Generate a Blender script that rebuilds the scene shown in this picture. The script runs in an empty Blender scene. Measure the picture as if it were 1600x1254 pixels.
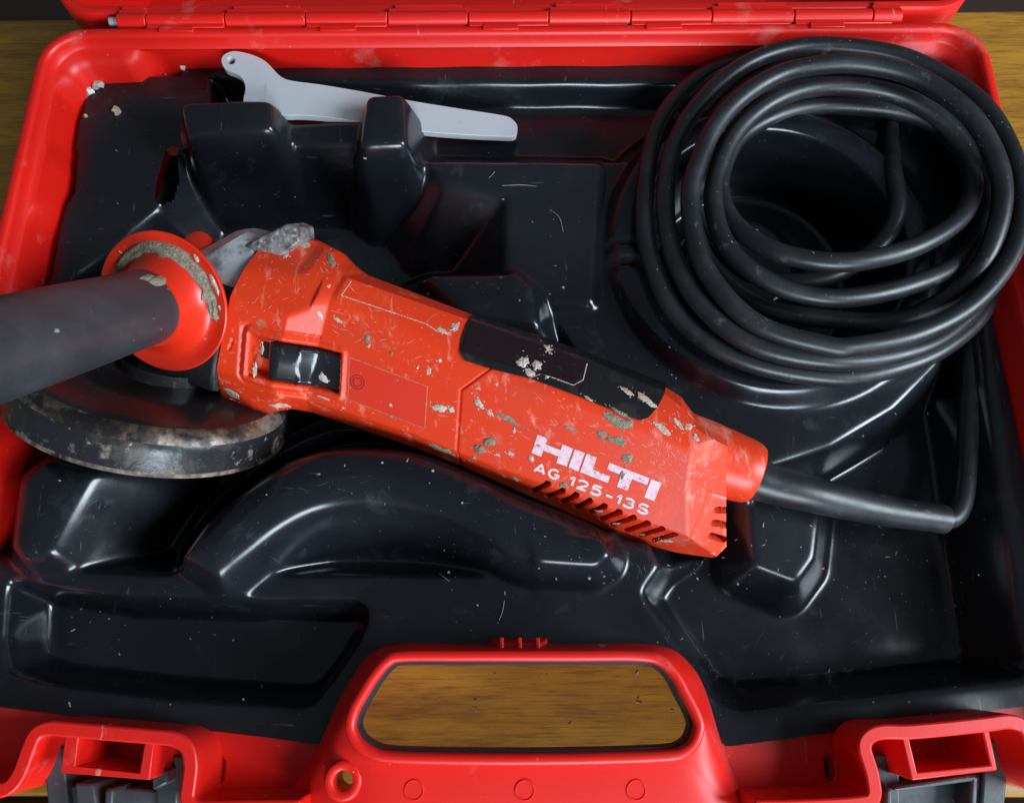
import bpy, bmesh, math, random
import numpy as np
from mathutils import Vector, Matrix, noise
random.seed(7); rng = np.random.default_rng(7)
S = bpy.context.scene
COL = S.collection

# ------------------------------------------------------------------ camera
TH = math.radians(17.6); FPX = 1200.0
CAM = np.array([0.0, -0.115, 0.45])
cd = bpy.data.cameras.new('camera'); cam = bpy.data.objects.new('camera', cd); COL.objects.link(cam)
cam.location = CAM; cam.rotation_euler = (TH, 0, 0)
cd.sensor_width = 36.0; cd.lens = 36.0*FPX/1600.0; cd.clip_start = 0.01; cd.clip_end = 30.0
S.camera = cam

# ------------------------------------------------------------------ world, window light, exposure
W = bpy.data.worlds.new('World'); S.world = W; W.use_nodes = True
bg = W.node_tree.nodes['Background']; bg.inputs[0].default_value = (0.74, 0.87, 1.0, 1); bg.inputs[1].default_value = 0.135
def window_light(name, loc, target, sx, sy, watts, col):
    l = bpy.data.lights.new(name, 'AREA'); l.shape = 'RECTANGLE'; l.size = sx; l.size_y = sy; l.energy = watts; l.color = col
    o = bpy.data.objects.new(name, l); COL.objects.link(o); o.location = loc
    o.rotation_euler = (Vector(target)-Vector(loc)).to_track_quat('-Z', 'Y').to_euler()
    return o
window_light('window_light', (1.60, -0.40, 1.10), (0, 0, 0.05), 0.75, 0.85, 57, (0.78, 0.90, 1.0))
window_light('front_window_light', (0.40, -1.70, 0.85), (0, 0, 0.05), 0.95, 0.60, 42, (0.76, 0.89, 1.0))
S.view_settings.view_transform = 'Standard'; S.view_settings.look = 'None'
S.view_settings.gamma = 1.0; S.view_settings.exposure = 0.0; S.view_settings.use_curve_mapping = False
S.render.engine = 'CYCLES'

# ------------------------------------------------------------------ measuring: a photo pixel and a height give a real point
CT, ST = math.cos(TH), math.sin(TH)
RM = np.array([[1, 0, 0], [0, CT, -ST], [0, ST, CT]])
def ray(px, py): return RM @ np.array([(px-800)/FPX, -(py-627)/FPX, -1.0])
def at(px, py, z):
    d = ray(px, py); return CAM + d*((z-CAM[2])/d[2])
def atl(pts, z): return [at(p[0], p[1], z) for p in pts]

# ------------------------------------------------------------------ materials
def mat(name, col, rough=0.5, metal=0.0, layers=(), bump=None, coat=0.0, spec=0.5):
    """layers: (kind, scale, lo, hi, colour, rough, strength, stretch) laid over the base colour"""
    m = bpy.data.materials.new(name); m.use_nodes = True
    nt = m.node_tree; N = nt.nodes; L = nt.links; P = N['Principled BSDF']
    P.inputs['Base Color'].default_value = (*col, 1); P.inputs['Roughness'].default_value = rough
    P.inputs['Metallic'].default_value = metal; P.inputs['Coat Weight'].default_value = coat
    P.inputs['Specular IOR Level'].default_value = spec
    tc = N.new('ShaderNodeTexCoord')
    cs = None; rs = None
    for i, (kind, scale, lo, hi, lc, lr, st, stretch) in enumerate(layers):
        mp = N.new('ShaderNodeMapping'); mp.inputs['Scale'].default_value = stretch[:3]
        mp.inputs['Rotation'].default_value = (0, 0, math.radians(stretch[3]) if len(stretch) > 3 else 0)
        mp.inputs['Location'].default_value = (i*1.37, i*0.71, i*0.33)
        L.new(tc.outputs['Object'], mp.inputs['Vector'])
        if kind == 'noise':
            t = N.new('ShaderNodeTexNoise'); t.inputs['Scale'].default_value = scale; t.inputs['Detail'].default_value = 7
            t.inputs['Roughness'].default_value = 0.65; out = t.outputs['Fac']
        elif kind == 'speck':
            t = N.new('ShaderNodeTexVoronoi'); t.inputs['Scale'].default_value = scale; out = t.outputs['Distance']
        L.new(mp.outputs[0], t.inputs['Vector'])
        r = N.new('ShaderNodeMapRange'); r.inputs['From Min'].default_value = lo; r.inputs['From Max'].default_value = hi
        r.inputs['To Min'].default_value = 0; r.inputs['To Max'].default_value = st
        L.new(out, r.inputs['Value']); f = r.outputs[0]
        if kind == 'speck':      # only some cells carry a speck
            t2 = N.new('ShaderNodeTexNoise'); t2.inputs['Scale'].default_value = 14; t2.inputs['Detail'].default_value = 3
            L.new(mp.outputs[0], t2.inputs['Vector'])
            r2 = N.new('ShaderNodeMapRange'); r2.inputs['From Min'].default_value = 0.5; r2.inputs['From Max'].default_value = 0.66
            L.new(t2.outputs['Fac'], r2.inputs['Value'])
            mu = N.new('ShaderNodeMath'); mu.operation = 'MULTIPLY'; L.new(f, mu.inputs[0]); L.new(r2.outputs[0], mu.inputs[1]); f = mu.outputs[0]
        mx = N.new('ShaderNodeMix'); mx.data_type = 'RGBA'; L.new(f, mx.inputs['Factor'])
        if cs is None: mx.inputs['A'].default_value = (*col, 1)
        else: L.new(cs, mx.inputs['A'])
        mx.inputs['B'].default_value = (*lc, 1); cs = mx.outputs['Result']
        mr = N.new('ShaderNodeMix'); mr.data_type = 'FLOAT'; L.new(f, mr.inputs['Factor'])
        if rs is None: mr.inputs['A'].default_value = rough
        else: L.new(rs, mr.inputs['A'])
        mr.inputs['B'].default_value = lr; rs = mr.outputs['Result']
    if cs: L.new(cs, P.inputs['Base Color']); L.new(rs, P.inputs['Roughness'])
    if bump:
        bs, bst, bd = bump
        t = N.new('ShaderNodeTexNoise'); t.inputs['Scale'].default_value = bs; t.inputs['Detail'].default_value = 5
        L.new(tc.outputs['Object'], t.inputs['Vector'])
        b = N.new('ShaderNodeBump'); b.inputs['Strength'].default_value = bst; b.inputs['Distance'].default_value = bd
        L.new(t.outputs['Fac'], b.inputs['Height']); L.new(b.outputs[0], P.inputs['Normal'])
    return m
I1 = (1, 1, 1)
M = {}
M['case_red'] = mat('case_red', (0.64, 0.0075, 0.0030), 0.42, layers=[
    ('noise', 9, 0.55, 0.75, (0.55, 0.012, 0.012), 0.5, 0.6, I1),
    ('noise', 26, 0.60, 0.78, (0.58, 0.17, 0.14), 0.65, 0.75, I1),
    ('noise', 60, 0.66, 0.74, (0.10, 0.02, 0.02), 0.7, 0.65, I1),
    ('noise', 90, 0.66, 0.72, (0.75, 0.34, 0.30), 0.7, 0.75, (1, 0.15, 0.3, 35)),
    ('speck', 160, 0.07, 0.02, (0.6, 0.5, 0.42), 0.8, 0.8, I1)], bump=(500, 0.08, 0.0004))
M['tool_red'] = mat('tool_red', (0.66, 0.037, 0.006), 0.38, layers=[
    ('noise', 26, 0.60, 0.74, (0.45, 0.26, 0.18), 0.75, 0.55, (1, 0.45, 1, 20)),
    ('noise', 18, 0.50, 0.72, (0.50, 0.036, 0.014), 0.5, 0.8, I1),
    ('noise', 150, 0.58, 0.72, (0.80, 0.28, 0.20), 0.6, 0.65, (1, 0.22, 1, 20)),
    ('noise', 190, 0.63, 0.72, (0.75, 0.24, 0.17), 0.6, 0.5, (0.3, 1, 1, -30)),
    ('noise', 55, 0.66, 0.72, (0.30, 0.16, 0.09), 0.8, 0.65, I1),
    ('noise', 80, 0.70, 0.73, (0.72, 0.55, 0.48), 0.8, 0.85, I1),
    ('speck', 260, 0.12, 0.03, (0.75, 0.62, 0.55), 0.8, 0.9, I1)], bump=(420, 0.10, 0.0004))
M['label_red'] = mat('label_red', (0.62, 0.028, 0.010), 0.42, layers=[
    ('noise', 70, 0.62, 0.75, (0.7, 0.2, 0.15), 0.6, 0.5, I1), ('speck', 260, 0.10, 0.03, (0.75, 0.6, 0.5), 0.8, 0.9, I1)])
M['flange_red'] = mat('flange_red', (0.62, 0.022, 0.006), 0.33, layers=[
    ('noise', 30, 0.58, 0.75, (0.55, 0.03, 0.01), 0.5, 0.6, I1), ('noise', 130, 0.68, 0.74, (0.75, 0.35, 0.28), 0.6, 0.6, I1)])
M['tray_black'] = mat('tray_black', (0.0068, 0.0078, 0.0105), 0.19, layers=[
    ('noise', 10, 0.45, 0.75, (0.015, 0.017, 0.020), 0.36, 0.85, I1),
    ('noise', 45, 0.60, 0.78, (0.05, 0.053, 0.058), 0.5, 0.45, I1),
    ('noise', 210, 0.66, 0.74, (0.20, 0.22, 0.24), 0.6, 0.30, (1, 0.12, 1, 25)),
    ('noise', 230, 0.67, 0.74, (0.22, 0.23, 0.25), 0.6, 0.28, (0.14, 1, 1, -15)),
    ('speck', 210, 0.07, 0.02, (0.45, 0.43, 0.40), 0.8, 0.9, I1)], bump=(140, 0.10, 0.0006), spec=0.5)
M['cord_black'] = mat('cord_black', (0.010, 0.0110, 0.0130), 0.37, layers=[
    ('noise', 30, 0.45, 0.75, (0.024, 0.025, 0.027), 0.55, 0.8, I1),
    ('noise', 120, 0.62, 0.75, (0.11, 0.105, 0.095), 0.8, 0.6, I1),
    ('speck', 260, 0.09, 0.03, (0.55, 0.5, 0.45), 0.9, 0.9, I1)], bump=(260, 0.12, 0.0005))
M['grip_black'] = mat('grip_black', (0.028, 0.030, 0.034), 0.36, layers=[
    ('noise', 22, 0.45, 0.72, (0.058, 0.061, 0.067), 0.5, 0.7, I1),
    ('noise', 70, 0.67, 0.74, (0.22, 0.23, 0.24), 0.7, 0.6, I1),
    ('speck', 170, 0.10, 0.03, (0.6, 0.58, 0.55), 0.9, 0.9, I1)], bump=(200, 0.15, 0.0005))
M['rubber_pad'] = mat('rubber_pad', (0.011, 0.010, 0.011), 0.26, layers=[
    ('noise', 60, 0.55, 0.75, (0.05, 0.045, 0.045), 0.5, 0.6, I1),
    ('noise', 170, 0.66, 0.74, (0.3, 0.28, 0.26), 0.7, 0.5, I1)], bump=(300, 0.1, 0.0004))
M['switch_black'] = mat('switch_black', (0.012, 0.012, 0.014), 0.16, layers=[
    ('noise', 160, 0.62, 0.72, (0.20, 0.18, 0.15), 0.8, 0.7, I1)])
M['guard_steel'] = mat('guard_steel', (0.014, 0.014, 0.016), 0.30, layers=[
    ('noise', 32, 0.50, 0.66, (0.075, 0.045, 0.028), 0.6, 0.75, I1),
    ('noise', 85, 0.58, 0.68, (0.26, 0.20, 0.15), 0.7, 0.7, I1),
    ('noise', 190, 0.62, 0.70, (0.45, 0.42, 0.38), 0.7, 0.6, I1)], bump=(220, 0.3, 0.0008))
M['guard_edge'] = mat('guard_edge', (0.16, 0.10, 0.065), 0.5, metal=0.4, layers=[
    ('noise', 50, 0.45, 0.65, (0.42, 0.38, 0.34), 0.35, 0.8, I1), ('noise', 34, 0.46, 0.56, (0.020, 0.017, 0.016), 0.4, 1.0, I1), ('noise', 150, 0.50, 0.62, (0.05, 0.035, 0.03), 0.6, 0.8, I1)], bump=(260, 0.35, 0.0008))
M['alloy'] = mat('alloy', (0.50, 0.52, 0.54), 0.45, metal=0.5, layers=[
    ('noise', 50, 0.54, 0.66, (0.13, 0.11, 0.11), 0.6, 0.85, I1), ('noise', 170, 0.60, 0.70, (0.03, 0.025, 0.025), 0.7, 0.8, I1)], bump=(260, 0.5, 0.0008))
M['alloy_dirty'] = mat('alloy_dirty', (0.30, 0.27, 0.27), 0.5, metal=0.4, layers=[('noise', 120, 0.42, 0.60, (0.06, 0.045, 0.045), 0.7, 0.9, I1), ('noise', 260, 0.58, 0.68, (0.6, 0.58, 0.56), 0.5, 0.8, I1)], bump=(300, 0.7, 0.001))
M['guard_plate'] = mat('guard_plate', (0.010, 0.010, 0.011), 0.28, layers=[('noise', 90, 0.66, 0.74, (0.12, 0.09, 0.07), 0.6, 0.7, I1), ('speck', 260, 0.10, 0.03, (0.4, 0.38, 0.35), 0.8, 0.8, I1)], bump=(200, 0.2, 0.0006))
M['gear_black'] = mat('gear_black', (0.016, 0.015, 0.016), 0.45, layers=[
    ('noise', 110, 0.60, 0.72, (0.20, 0.19, 0.18), 0.6, 0.7, I1), ('speck', 300, 0.12, 0.03, (0.5, 0.48, 0.45), 0.8, 0.9, I1)], bump=(300, 0.3, 0.0006))
M['wrench_steel'] = mat('wrench_steel', (0.48, 0.50, 0.52), 0.46, metal=0.25, layers=[
    ('noise', 40, 0.45, 0.70, (0.50, 0.51, 0.55), 0.5, 0.7, I1), ('noise', 120, 0.62, 0.74, (0.17, 0.15, 0.14), 0.6, 0.75, (1, 0.3, 1, 20))], bump=(300, 0.12, 0.0004))
M['latch_grey'] = mat('latch_grey', (0.040, 0.046, 0.050), 0.42, layers=[
    ('noise', 40, 0.5, 0.72, (0.085, 0.097, 0.104), 0.55, 0.8, I1), ('noise', 150, 0.66, 0.73, (0.45, 0.47, 0.48), 0.7, 0.5, I1)], bump=(300, 0.2, 0.0004))
M['gasket'] = mat('gasket', (0.012, 0.012, 0.020), 0.5)
M['hole_dark'] = mat('hole_dark', (0.006, 0.005, 0.005), 0.8)  # near-black for openings; paints in the shade inside slots and holes
M['ink'] = mat('ink', (0.10, 0.006, 0.004), 0.5)
M['letter_pink'] = mat('letter_pink', (0.72, 0.50, 0.55), 0.5, layers=[
    ('noise', 300, 0.50, 0.62, (0.58, 0.36, 0.42), 0.6, 0.8, I1), ('noise', 260, 0.57, 0.63, (0.60, 0.06, 0.025), 0.5, 0.85, I1), ('noise', 420, 0.62, 0.68, (0.22, 0.09, 0.11), 0.6, 0.8, I1)])
M['letter_plain'] = mat('letter_plain', (0.74, 0.52, 0.53), 0.5, layers=[('noise', 300, 0.55, 0.64, (0.64, 0.14, 0.08), 0.6, 0.8, I1)])
M['cement'] = mat('cement', (0.25, 0.205, 0.145), 0.95, layers=[
    ('noise', 320, 0.40, 0.62, (0.14, 0.115, 0.08), 0.95, 0.8, I1), ('noise', 700, 0.58, 0.68, (0.48, 0.42, 0.34), 0.95, 0.7, I1)], bump=(900, 0.8, 0.0012))
M['plaster'] = mat('plaster', (0.52, 0.45, 0.38), 0.95, layers=[
    ('noise', 200, 0.50, 0.60, (0.55, 0.14, 0.09), 0.8, 0.7, I1),
    ('noise', 350, 0.45, 0.62, (0.36, 0.31, 0.25), 0.95, 0.9, I1), ('noise', 600, 0.60, 0.68, (0.15, 0.12, 0.10), 0.95, 0.7, I1)], bump=(900, 0.8, 0.0012))
M['stone'] = mat('stone', (0.42, 0.36, 0.30), 0.85, layers=[('noise', 160, 0.45, 0.65, (0.24, 0.19, 0.14), 0.85, 0.9, I1)], bump=(500, 0.5, 0.001))
M['stone_pale'] = mat('stone_pale', (0.62, 0.58, 0.54), 0.8, layers=[('noise', 160, 0.45, 0.65, (0.40, 0.33, 0.28), 0.85, 0.8, I1)], bump=(500, 0.5, 0.001))
M['dust'] = mat('dust', (0.34, 0.31, 0.28), 0.95, layers=[('noise', 60, 0.45, 0.6, (0.14, 0.125, 0.11), 0.95, 0.9, I1)])
M['grime'] = mat('grime', (0.34, 0.20, 0.12), 0.9, layers=[('noise', 300, 0.5, 0.62, (0.16, 0.09, 0.05), 0.9, 0.8, I1)])

def wood_mat():
    m = bpy.data.materials.new('varnished_wood'); m.use_nodes = True
    nt = m.node_tree; N = nt.nodes; L = nt.links; P = N['Principled BSDF']
    tc = N.new('ShaderNodeTexCoord')
    def nz(scale, sx, sy, det=8, ro=0.6):
        mp = N.new('ShaderNodeMapping'); mp.inputs['Scale'].default_value = (sx, sy, 1); L.new(tc.outputs['Object'], mp.inputs[0])
        t = N.new('ShaderNodeTexNoise'); t.inputs['Scale'].default_value = scale; t.inputs['Detail'].default_value = det; t.inputs['Roughness'].default_value = ro
        L.new(mp.outputs[0], t.inputs['Vector']); return t.outputs['Fac']
    g = nz(30, 0.30, 1.9, 12, 0.74); rp = N.new('ShaderNodeValToRGB'); L.new(g, rp.inputs[0])
    e = rp.color_ramp.elements; e[0].position = 0.32; e[0].color = (0.15, 0.062, 0.008, 1); e[1].position = 0.70; e[1].color = (0.40, 0.20, 0.020, 1)
    k = rp.color_ramp.elements.new(0.5); k.color = (0.29, 0.138, 0.012, 1)
    f = nz(240, 0.16, 3.0, 5); r2 = N.new('ShaderNodeMapRange'); r2.inputs[1].default_value = 0.52; r2.inputs[2].default_value = 0.68; r2.inputs[4].default_value = 0.6; L.new(f, r2.inputs[0])
    m1 = N.new('ShaderNodeMix'); m1.data_type = 'RGBA'; L.new(r2.outputs[0], m1.inputs['Factor']); L.new(rp.outputs[0], m1.inputs['A']); m1.inputs['B'].default_value = (0.075, 0.032, 0.008, 1)
    s = nz(28, 1, 1, 6); r3 = N.new('ShaderNodeMapRange'); r3.inputs[1].default_value = 0.58; r3.inputs[2].default_value = 0.78; r3.inputs[4].default_value = 0.7; L.new(s, r3.inputs[0])
    m2 = N.new('ShaderNodeMix'); m2.data_type = 'RGBA'; L.new(r3.outputs[0], m2.inputs['Factor']); L.new(m1.outputs['Result'], m2.inputs['A']); m2.inputs['B'].default_value = (0.17, 0.085, 0.016, 1)
    L.new(m2.outputs['Result'], P.inputs['Base Color']); P.inputs['Roughness'].default_value = 0.42
    b = N.new('ShaderNodeBump'); b.inputs['Strength'].default_value = 0.25; b.inputs['Distance'].default_value = 0.0006; L.new(f, b.inputs['Height']); L.new(b.outputs[0], P.inputs['Normal'])
    return m
M['wood'] = wood_mat()
M['floor_dark'] = mat('floor_dark', (0.060, 0.034, 0.018), 0.6, layers=[('noise', 3, 0.4, 0.7, (0.05, 0.04, 0.035), 0.6, 0.8, I1)])

# ------------------------------------------------------------------ building helpers
def empty(name, loc, label=None, cat=None, group=None):
    o = bpy.data.objects.new(name, None); COL.objects.link(o); o.location = loc; o.empty_display_size = 0.02
    tag(o, label, cat, group); return o
def tag(o, label=None, cat=None, group=None, kind=None):
    if label: o['label'] = label
    if cat: o['category'] = cat
    if group: o['group'] = group
    if kind: o['kind'] = kind
    return o
def wloc(o):
    v = Vector((0, 0, 0))
    while o is not None: v = v + o.location; o = o.parent
    return v
def build(name, V, F, m, parent=None, smooth=40, base=None, mats=None, midx=None):
    """one mesh object; V are world points. A top-level mesh takes its origin at base."""
    V = np.asarray(V, dtype=float)
    off = np.array(wloc(parent)) if parent else (np.array(base) if base is not None else np.zeros(3))
    me = bpy.data.meshes.new(name); me.from_pydata((V-off).tolist(), [], F if isinstance(F, list) else F.tolist())
    if mats:
        for k in mats: me.materials.append(M[k])
        me.polygons.foreach_set('material_index', np.asarray(midx, dtype=np.int32))
    else: me.materials.append(M[m])
    bm = bmesh.new(); bm.from_mesh(me)
    if len(bm.faces) < 40000: bmesh.ops.recalc_face_normals(bm, faces=bm.faces)
    bm.to_mesh(me); bm.free()
    if smooth:
        me.shade_smooth()
        if smooth < 180: me.set_sharp_from_angle(angle=math.radians(smooth))
    me.update()
    o = bpy.data.objects.new(name, me); COL.objects.link(o)
    if parent: o.parent = parent
    else: o.location = off
    return o
def bevel(o, w, seg=2):
    b = o.modifiers.new('bevel', 'BEVEL'); b.width = w; b.segments = seg; b.limit_method = 'ANGLE'; b.angle_limit = math.radians(35); return o
def prism(poly, z0, z1):
    """vertical prism over a world polygon (x, y)"""
    n = len(poly); V = [(p[0], p[1], z0) for p in poly]+[(p[0], p[1], z1) for p in poly]
    F = [list(range(n))[::-1], list(range(n, 2*n))]+[[i, (i+1) % n, n+(i+1) % n, n+i] for i in range(n)]
    return V, F
def grid_faces(nr, nc, wrap_c=False, wrap_r=False):
    r = np.arange(nr if wrap_r else nr-1); c = np.arange(nc if wrap_c else nc-1)
    R, C = np.meshgrid(r, c, indexing='ij'); R2 = (R+1) % nr; C2 = (C+1) % nc
    return np.stack([R*nc+C, R*nc+C2, R2*nc+C2, R2*nc+C], -1).reshape(-1, 4)
def catmull(P, n):
    P = np.asarray(P, float); Q = np.vstack([2*P[0]-P[1], P, 2*P[-1]-P[-2]])
    out = []
    for i in range(1, len(Q)-2):
        p0, p1, p2, p3 = Q[i-1:i+3]
        for t in np.linspace(0, 1, n, endpoint=False):
            out.append(0.5*((2*p1)+(-p0+p2)*t+(2*p0-5*p1+4*p2-p3)*t*t+(-p0+3*p1-3*p2+p3)*t**3))
    out.append(Q[-2]); return np.array(out)
def tube(path, rad, sides=18, cap=True):
    path = np.asarray(path, float); n = len(path); rad = np.broadcast_to(rad, (n,))
    T = np.gradient(path, axis=0); T /= np.linalg.norm(T, axis=1)[:, None]
    up = np.array([0, 0, 1.0]); u = np.cross(up, T[0]); u /= np.linalg.norm(u)
    V = []
    for i in range(n):
        u = u-T[i]*(u@T[i]); u /= np.linalg.norm(u); w = np.cross(T[i], u)
        for k in range(sides):
            a = 2*math.pi*k/sides; V.append(path[i]+rad[i]*(math.cos(a)*u+math.sin(a)*w))
    F = grid_faces(n, sides, wrap_c=True).tolist()
    if cap: F += [list(range(sides))[::-1], list(range((n-1)*sides, n*sides))]
    return np.array(V), F
def frame_of(axis):
    axis = np.asarray(axis, float)/np.linalg.norm(axis); t = np.array([1.0, 0, 0]) if abs(axis[0]) < 0.9 else np.array([0, 1.0, 0])
    e1 = np.cross(axis, t); e1 /= np.linalg.norm(e1); e2 = np.cross(axis, e1); return axis, e1, e2
def lathe(origin, axis, prof, sides=64, a0=0, a1=2*math.pi, e=None, cap=False):
    ax, e1, e2 = e if e else frame_of(axis); full = abs(a1-a0-2*math.pi) < 1e-6
    A = np.linspace(a0, a1, sides, endpoint=not full)
    V = [np.asarray(origin)+ax*x+r*(math.cos(a)*e1+math.sin(a)*e2) for (x, r) in prof for a in A]
    F = grid_faces(len(prof), len(A), wrap_c=full).tolist()
    return np.array(V), F
def lump(center, R, flat, seed, sub=2, rough=0.35):
    bm = bmesh.new(); bmesh.ops.create_icosphere(bm, subdivisions=sub, radius=1)
    V = []; F = [[v.index for v in f.verts] for f in bm.faces]
    for v in bm.verts:
        k = 1+rough*noise.noise(v.co*1.3+Vector((seed*3.1, seed, -seed)))*1.6
        V.append((v.co.x*R*k+center[0], v.co.y*R*k*0.8+center[1], v.co.z*R*flat*k+center[2]))
    bm.free(); return np.array(V), F

# ------------------------------------------------------------------ table and floor
table = empty('table', (0, 0.05, -0.03)); tag(table, 'worn varnished wooden table top under the red tool case', None, None, 'structure')
def plank(y0l, y0r, y1l, y1r):
    V, F = prism([(-0.9, y0l), (0.9, y0r), (0.9, y1r), (-0.9, y1l)], -0.03, 0.0)
    bevel(build('plank', V, F, 'wood', table, smooth=0), 0.002, 2)
plank(-0.1905, -0.1925, 0.314, 0.334)
plank(-0.62, -0.62, -0.1945, -0.1965)
V, F = prism([(-4, -4), (4, -4), (4, 4), (-4, 4)], -0.76, -0.74)
tag(build('floor', V, F, 'floor_dark', None, smooth=0), 'dark floor below the back edge of the table', None, None, 'structure')

# ------------------------------------------------------------------ tool case
ZR = 0.085          # rim height
case = empty('tool_case', (0, 0.03, 0), 'open red plastic tool case with a black moulded tray inside', 'tool case')
def yr(x): return 0.2343+0.008*x
def rim_path():
    P = []
    xl, xr, rc = -0.277, 0.2790, 0.026
    for y in np.linspace(-0.170, 0.205, 60): P.append((xl, y))
    for a in np.linspace(math.pi, math.pi/2, 14)[1:]: P.append((xl+rc+rc*math.cos(a), yr(xl)-rc+rc*math.sin(a)))
    for x in np.linspace(xl+rc, xr-rc, 90)[1:-1]: P.append((x, yr(x)))
    for a in np.linspace(math.pi/2, 0, 14): P.append((xr-rc+rc*math.cos(a), yr(xr)-rc+rc*math.sin(a)))
    for y in np.linspace(0.209, -0.170, 60): P.append((xr, y))
    return np.array(P)
RP = rim_path()
def inward(P):
    T = np.gradient(P, axis=0); T /= np.linalg.norm(T, axis=1)[:, None]; return np.stack([T[:, 1], -T[:, 0]], 1)
RN = inward(RP)
prof = [(4, 1), (1.2, 60), (0, 74), (0, 82), (0.5, 84), (1.6, 85), (4.6, 85), (5.8, 84.2), (6.4, 82), (7.0, 77.5), (8.4, 76), (8.8, 75), (9.2, 70), (10.8, 58), (12.5, 46), (19, 4)]
V = []
for (d, z) in prof:
    dd = np.full(len(RP), d/1000.0)
    if z < 75.5 and d > 5:
        rear = RP[:, 1] > 0.20
        cor = np.clip((-0.2200-RP[:, 0])/0.006, 0, 1)*rear + np.clip((RP[:, 0]-0.226)/0.006, 0, 1)*rear
        m_ = rear*(1-np.clip(cor, 0, 1))*(np.abs(RP[:, 0]) < 0.2255); dd = dd*(1-m_)+0.0068*m_
        dd = dd+0.006*cor*(1 if z < 74 else 0.5)
        left = (RP[:, 0] < -0.2)&(RP[:, 1] < 0.2)
        dd = dd+left*(0.0022*np.clip(np.sin((RP[:, 1]-0.02)/0.047*math.pi)*4, 0, 1))
    Q = RP+RN*dd[:, None]
    V += [(q[0], q[1], z/1000.0) for q in Q]
build('case_shell', V, grid_faces(len(prof), len(RP)), 'case_red', case, smooth=50)
# bottom
V, F = prism([(-0.272, -0.13), (-0.11, -0.13), (-0.10, -0.098), (0.11, -0.098), (0.12, -0.13), (0.274, -0.13), (0.274, 0.225), (-0.272, 0.225)], 0.001, 0.004)
build('case_bottom', V, F, 'case_red', case, smooth=0)
# hinge ledge behind the rear rim and strengthening gussets where the rear wall steps
for x0, x1 in ((-0.215, 0.226),):
    V, F = prism([(x0, yr(x0)+0.0005), (x1, yr(x1)+0.0005), (x1, yr(x1)+0.003), (x0, yr(x0)+0.003)], 0.070, ZR-0.0015)
    bevel(build('hinge_ledge', V, F, 'case_red', case), 0.0007)
# rim lip tabs on the rear edge (alternating low steps below each knuckle)
lid = None
KB = [187, 233, 355, 480, 607, 732, 857, 984, 1110, 1238, 1360, 1407]
ZH = 0.0830; HR = 0.0046
def hx(px): return at(px, 28, ZH)[0]
def hy(x): return at(800, 30.5, ZH)[1]+0.008*x
# lid lying open behind the hinge
LR = 0.030
lid = None
def lid_path():
    P = []; xl, xr = -0.2760, 0.2800; y0 = lambda x: hy(x)+0.0052; yb = 0.62; rc = 0.026
    for a in np.linspace(-math.pi/2, -math.pi, 12): P.append((xl+rc+rc*math.cos(a), y0(xl)+rc+rc*math.sin(a)))
    P.append((xl, yb)); P.append((xr, yb))
    for a in np.linspace(0, -math.pi/2, 12): P.append((xr-rc+rc*math.cos(a), y0(xr)+rc+rc*math.sin(a)))
    for x in np.linspace(xr-rc, xl+rc, 40)[1:-1]: P.append((x, y0(x)))
    return np.array(P)
LP = lid_path()
def close_inward(P):
    T = np.roll(P, -1, 0)-np.roll(P, 1, 0); T /= np.linalg.norm(T, axis=1)[:, None]; return np.stack([T[:, 1], -T[:, 0]], 1)
LN = close_inward(LP); c0 = LP.mean(0)
if ((c0-LP)*LN).sum() < 0: LN = -LN
V = []; lprof = [(3, 2), (0, 70), (0, 82.5), (1, 84), (2, 84.2), (5, 84.2), (6, 83.5), (6.5, 80), (9, 60), (14, 6)]
for d, z in lprof:
    V += [(q[0], q[1], z/1000.0) for q in LP+LN*d/1000.0]
n = len(LP); F = grid_faces(len(lprof), n, wrap_c=True).tolist()+[list(range((len(lprof)-1)*n, len(lprof)*n)), list(range(n))]
lid = build('lid', V, F, 'case_red', case, smooth=45)
for i in range(len(KB)-1):
    x0, x1 = hx(KB[i])+0.0003, hx(KB[i+1])-0.0003
    onlid = i % 2 == 0
    V, F = tube([(x0, hy(x0), ZH), ((x0+x1)/2, hy((x0+x1)/2), ZH), (x1, hy(x1), ZH)], HR, 20)
    V = V.tolist(); o = len(V); xm = [x0+0.0002, x1-0.0002]
    if onlid: pl = [(xm[0], hy(x0)+0.001), (xm[1], hy(x1)+0.001), (xm[1], hy(x1)+0.0062), (xm[0], hy(x0)+0.0062)]
    else: pl = [(xm[0], yr(x0)-0.0012), (xm[1], yr(x1)-0.0012), (xm[1], hy(x1)-0.001), (xm[0], hy(x0)-0.001)]
    V2, F2 = prism(pl, ZH-0.004, ZH+(0.0030 if onlid else 0.0024))
    V += V2; F += [[a+o for a in f] for f in F2]
    bevel(build('hinge_knuckle', V, F, 'case_red', lid if onlid else case, smooth=45), 0.0005)
    if not onlid:     # small moulded ribs on the rim below a base knuckle
        xa = x0+(x1-x0)*0.18; xb = x0+(x1-x0)*0.62
        V, F = prism([(xa, yr(xa)-0.0046), (xb, yr(xb)-0.0046), (xb, yr(xb)-0.001), (xa, yr(xa)-0.001)], ZR-0.001, ZR+0.0012)
        bevel(build('rim_rib', V, F, 'case_red', case), 0.0004)
    else:
        xa = x0+(x1-x0)*0.08; xb = x0+(x1-x0)*0.92
        V, F = prism([(xa, hy(xa)+0.0058), (xb, hy(xb)+0.0058), (xb, hy(xb)+0.009), (xa, hy(xa)+0.009)], ZH-0.003, ZH+0.0028)
        bevel(build('lid_rib', V, F, 'case_red', lid), 0.0004)
x0 = hx(KB[0]); V, F = tube([(x0-0.0055, hy(x0), ZH), (x0+0.01, hy(x0), ZH)], 0.0026, 14)
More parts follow.
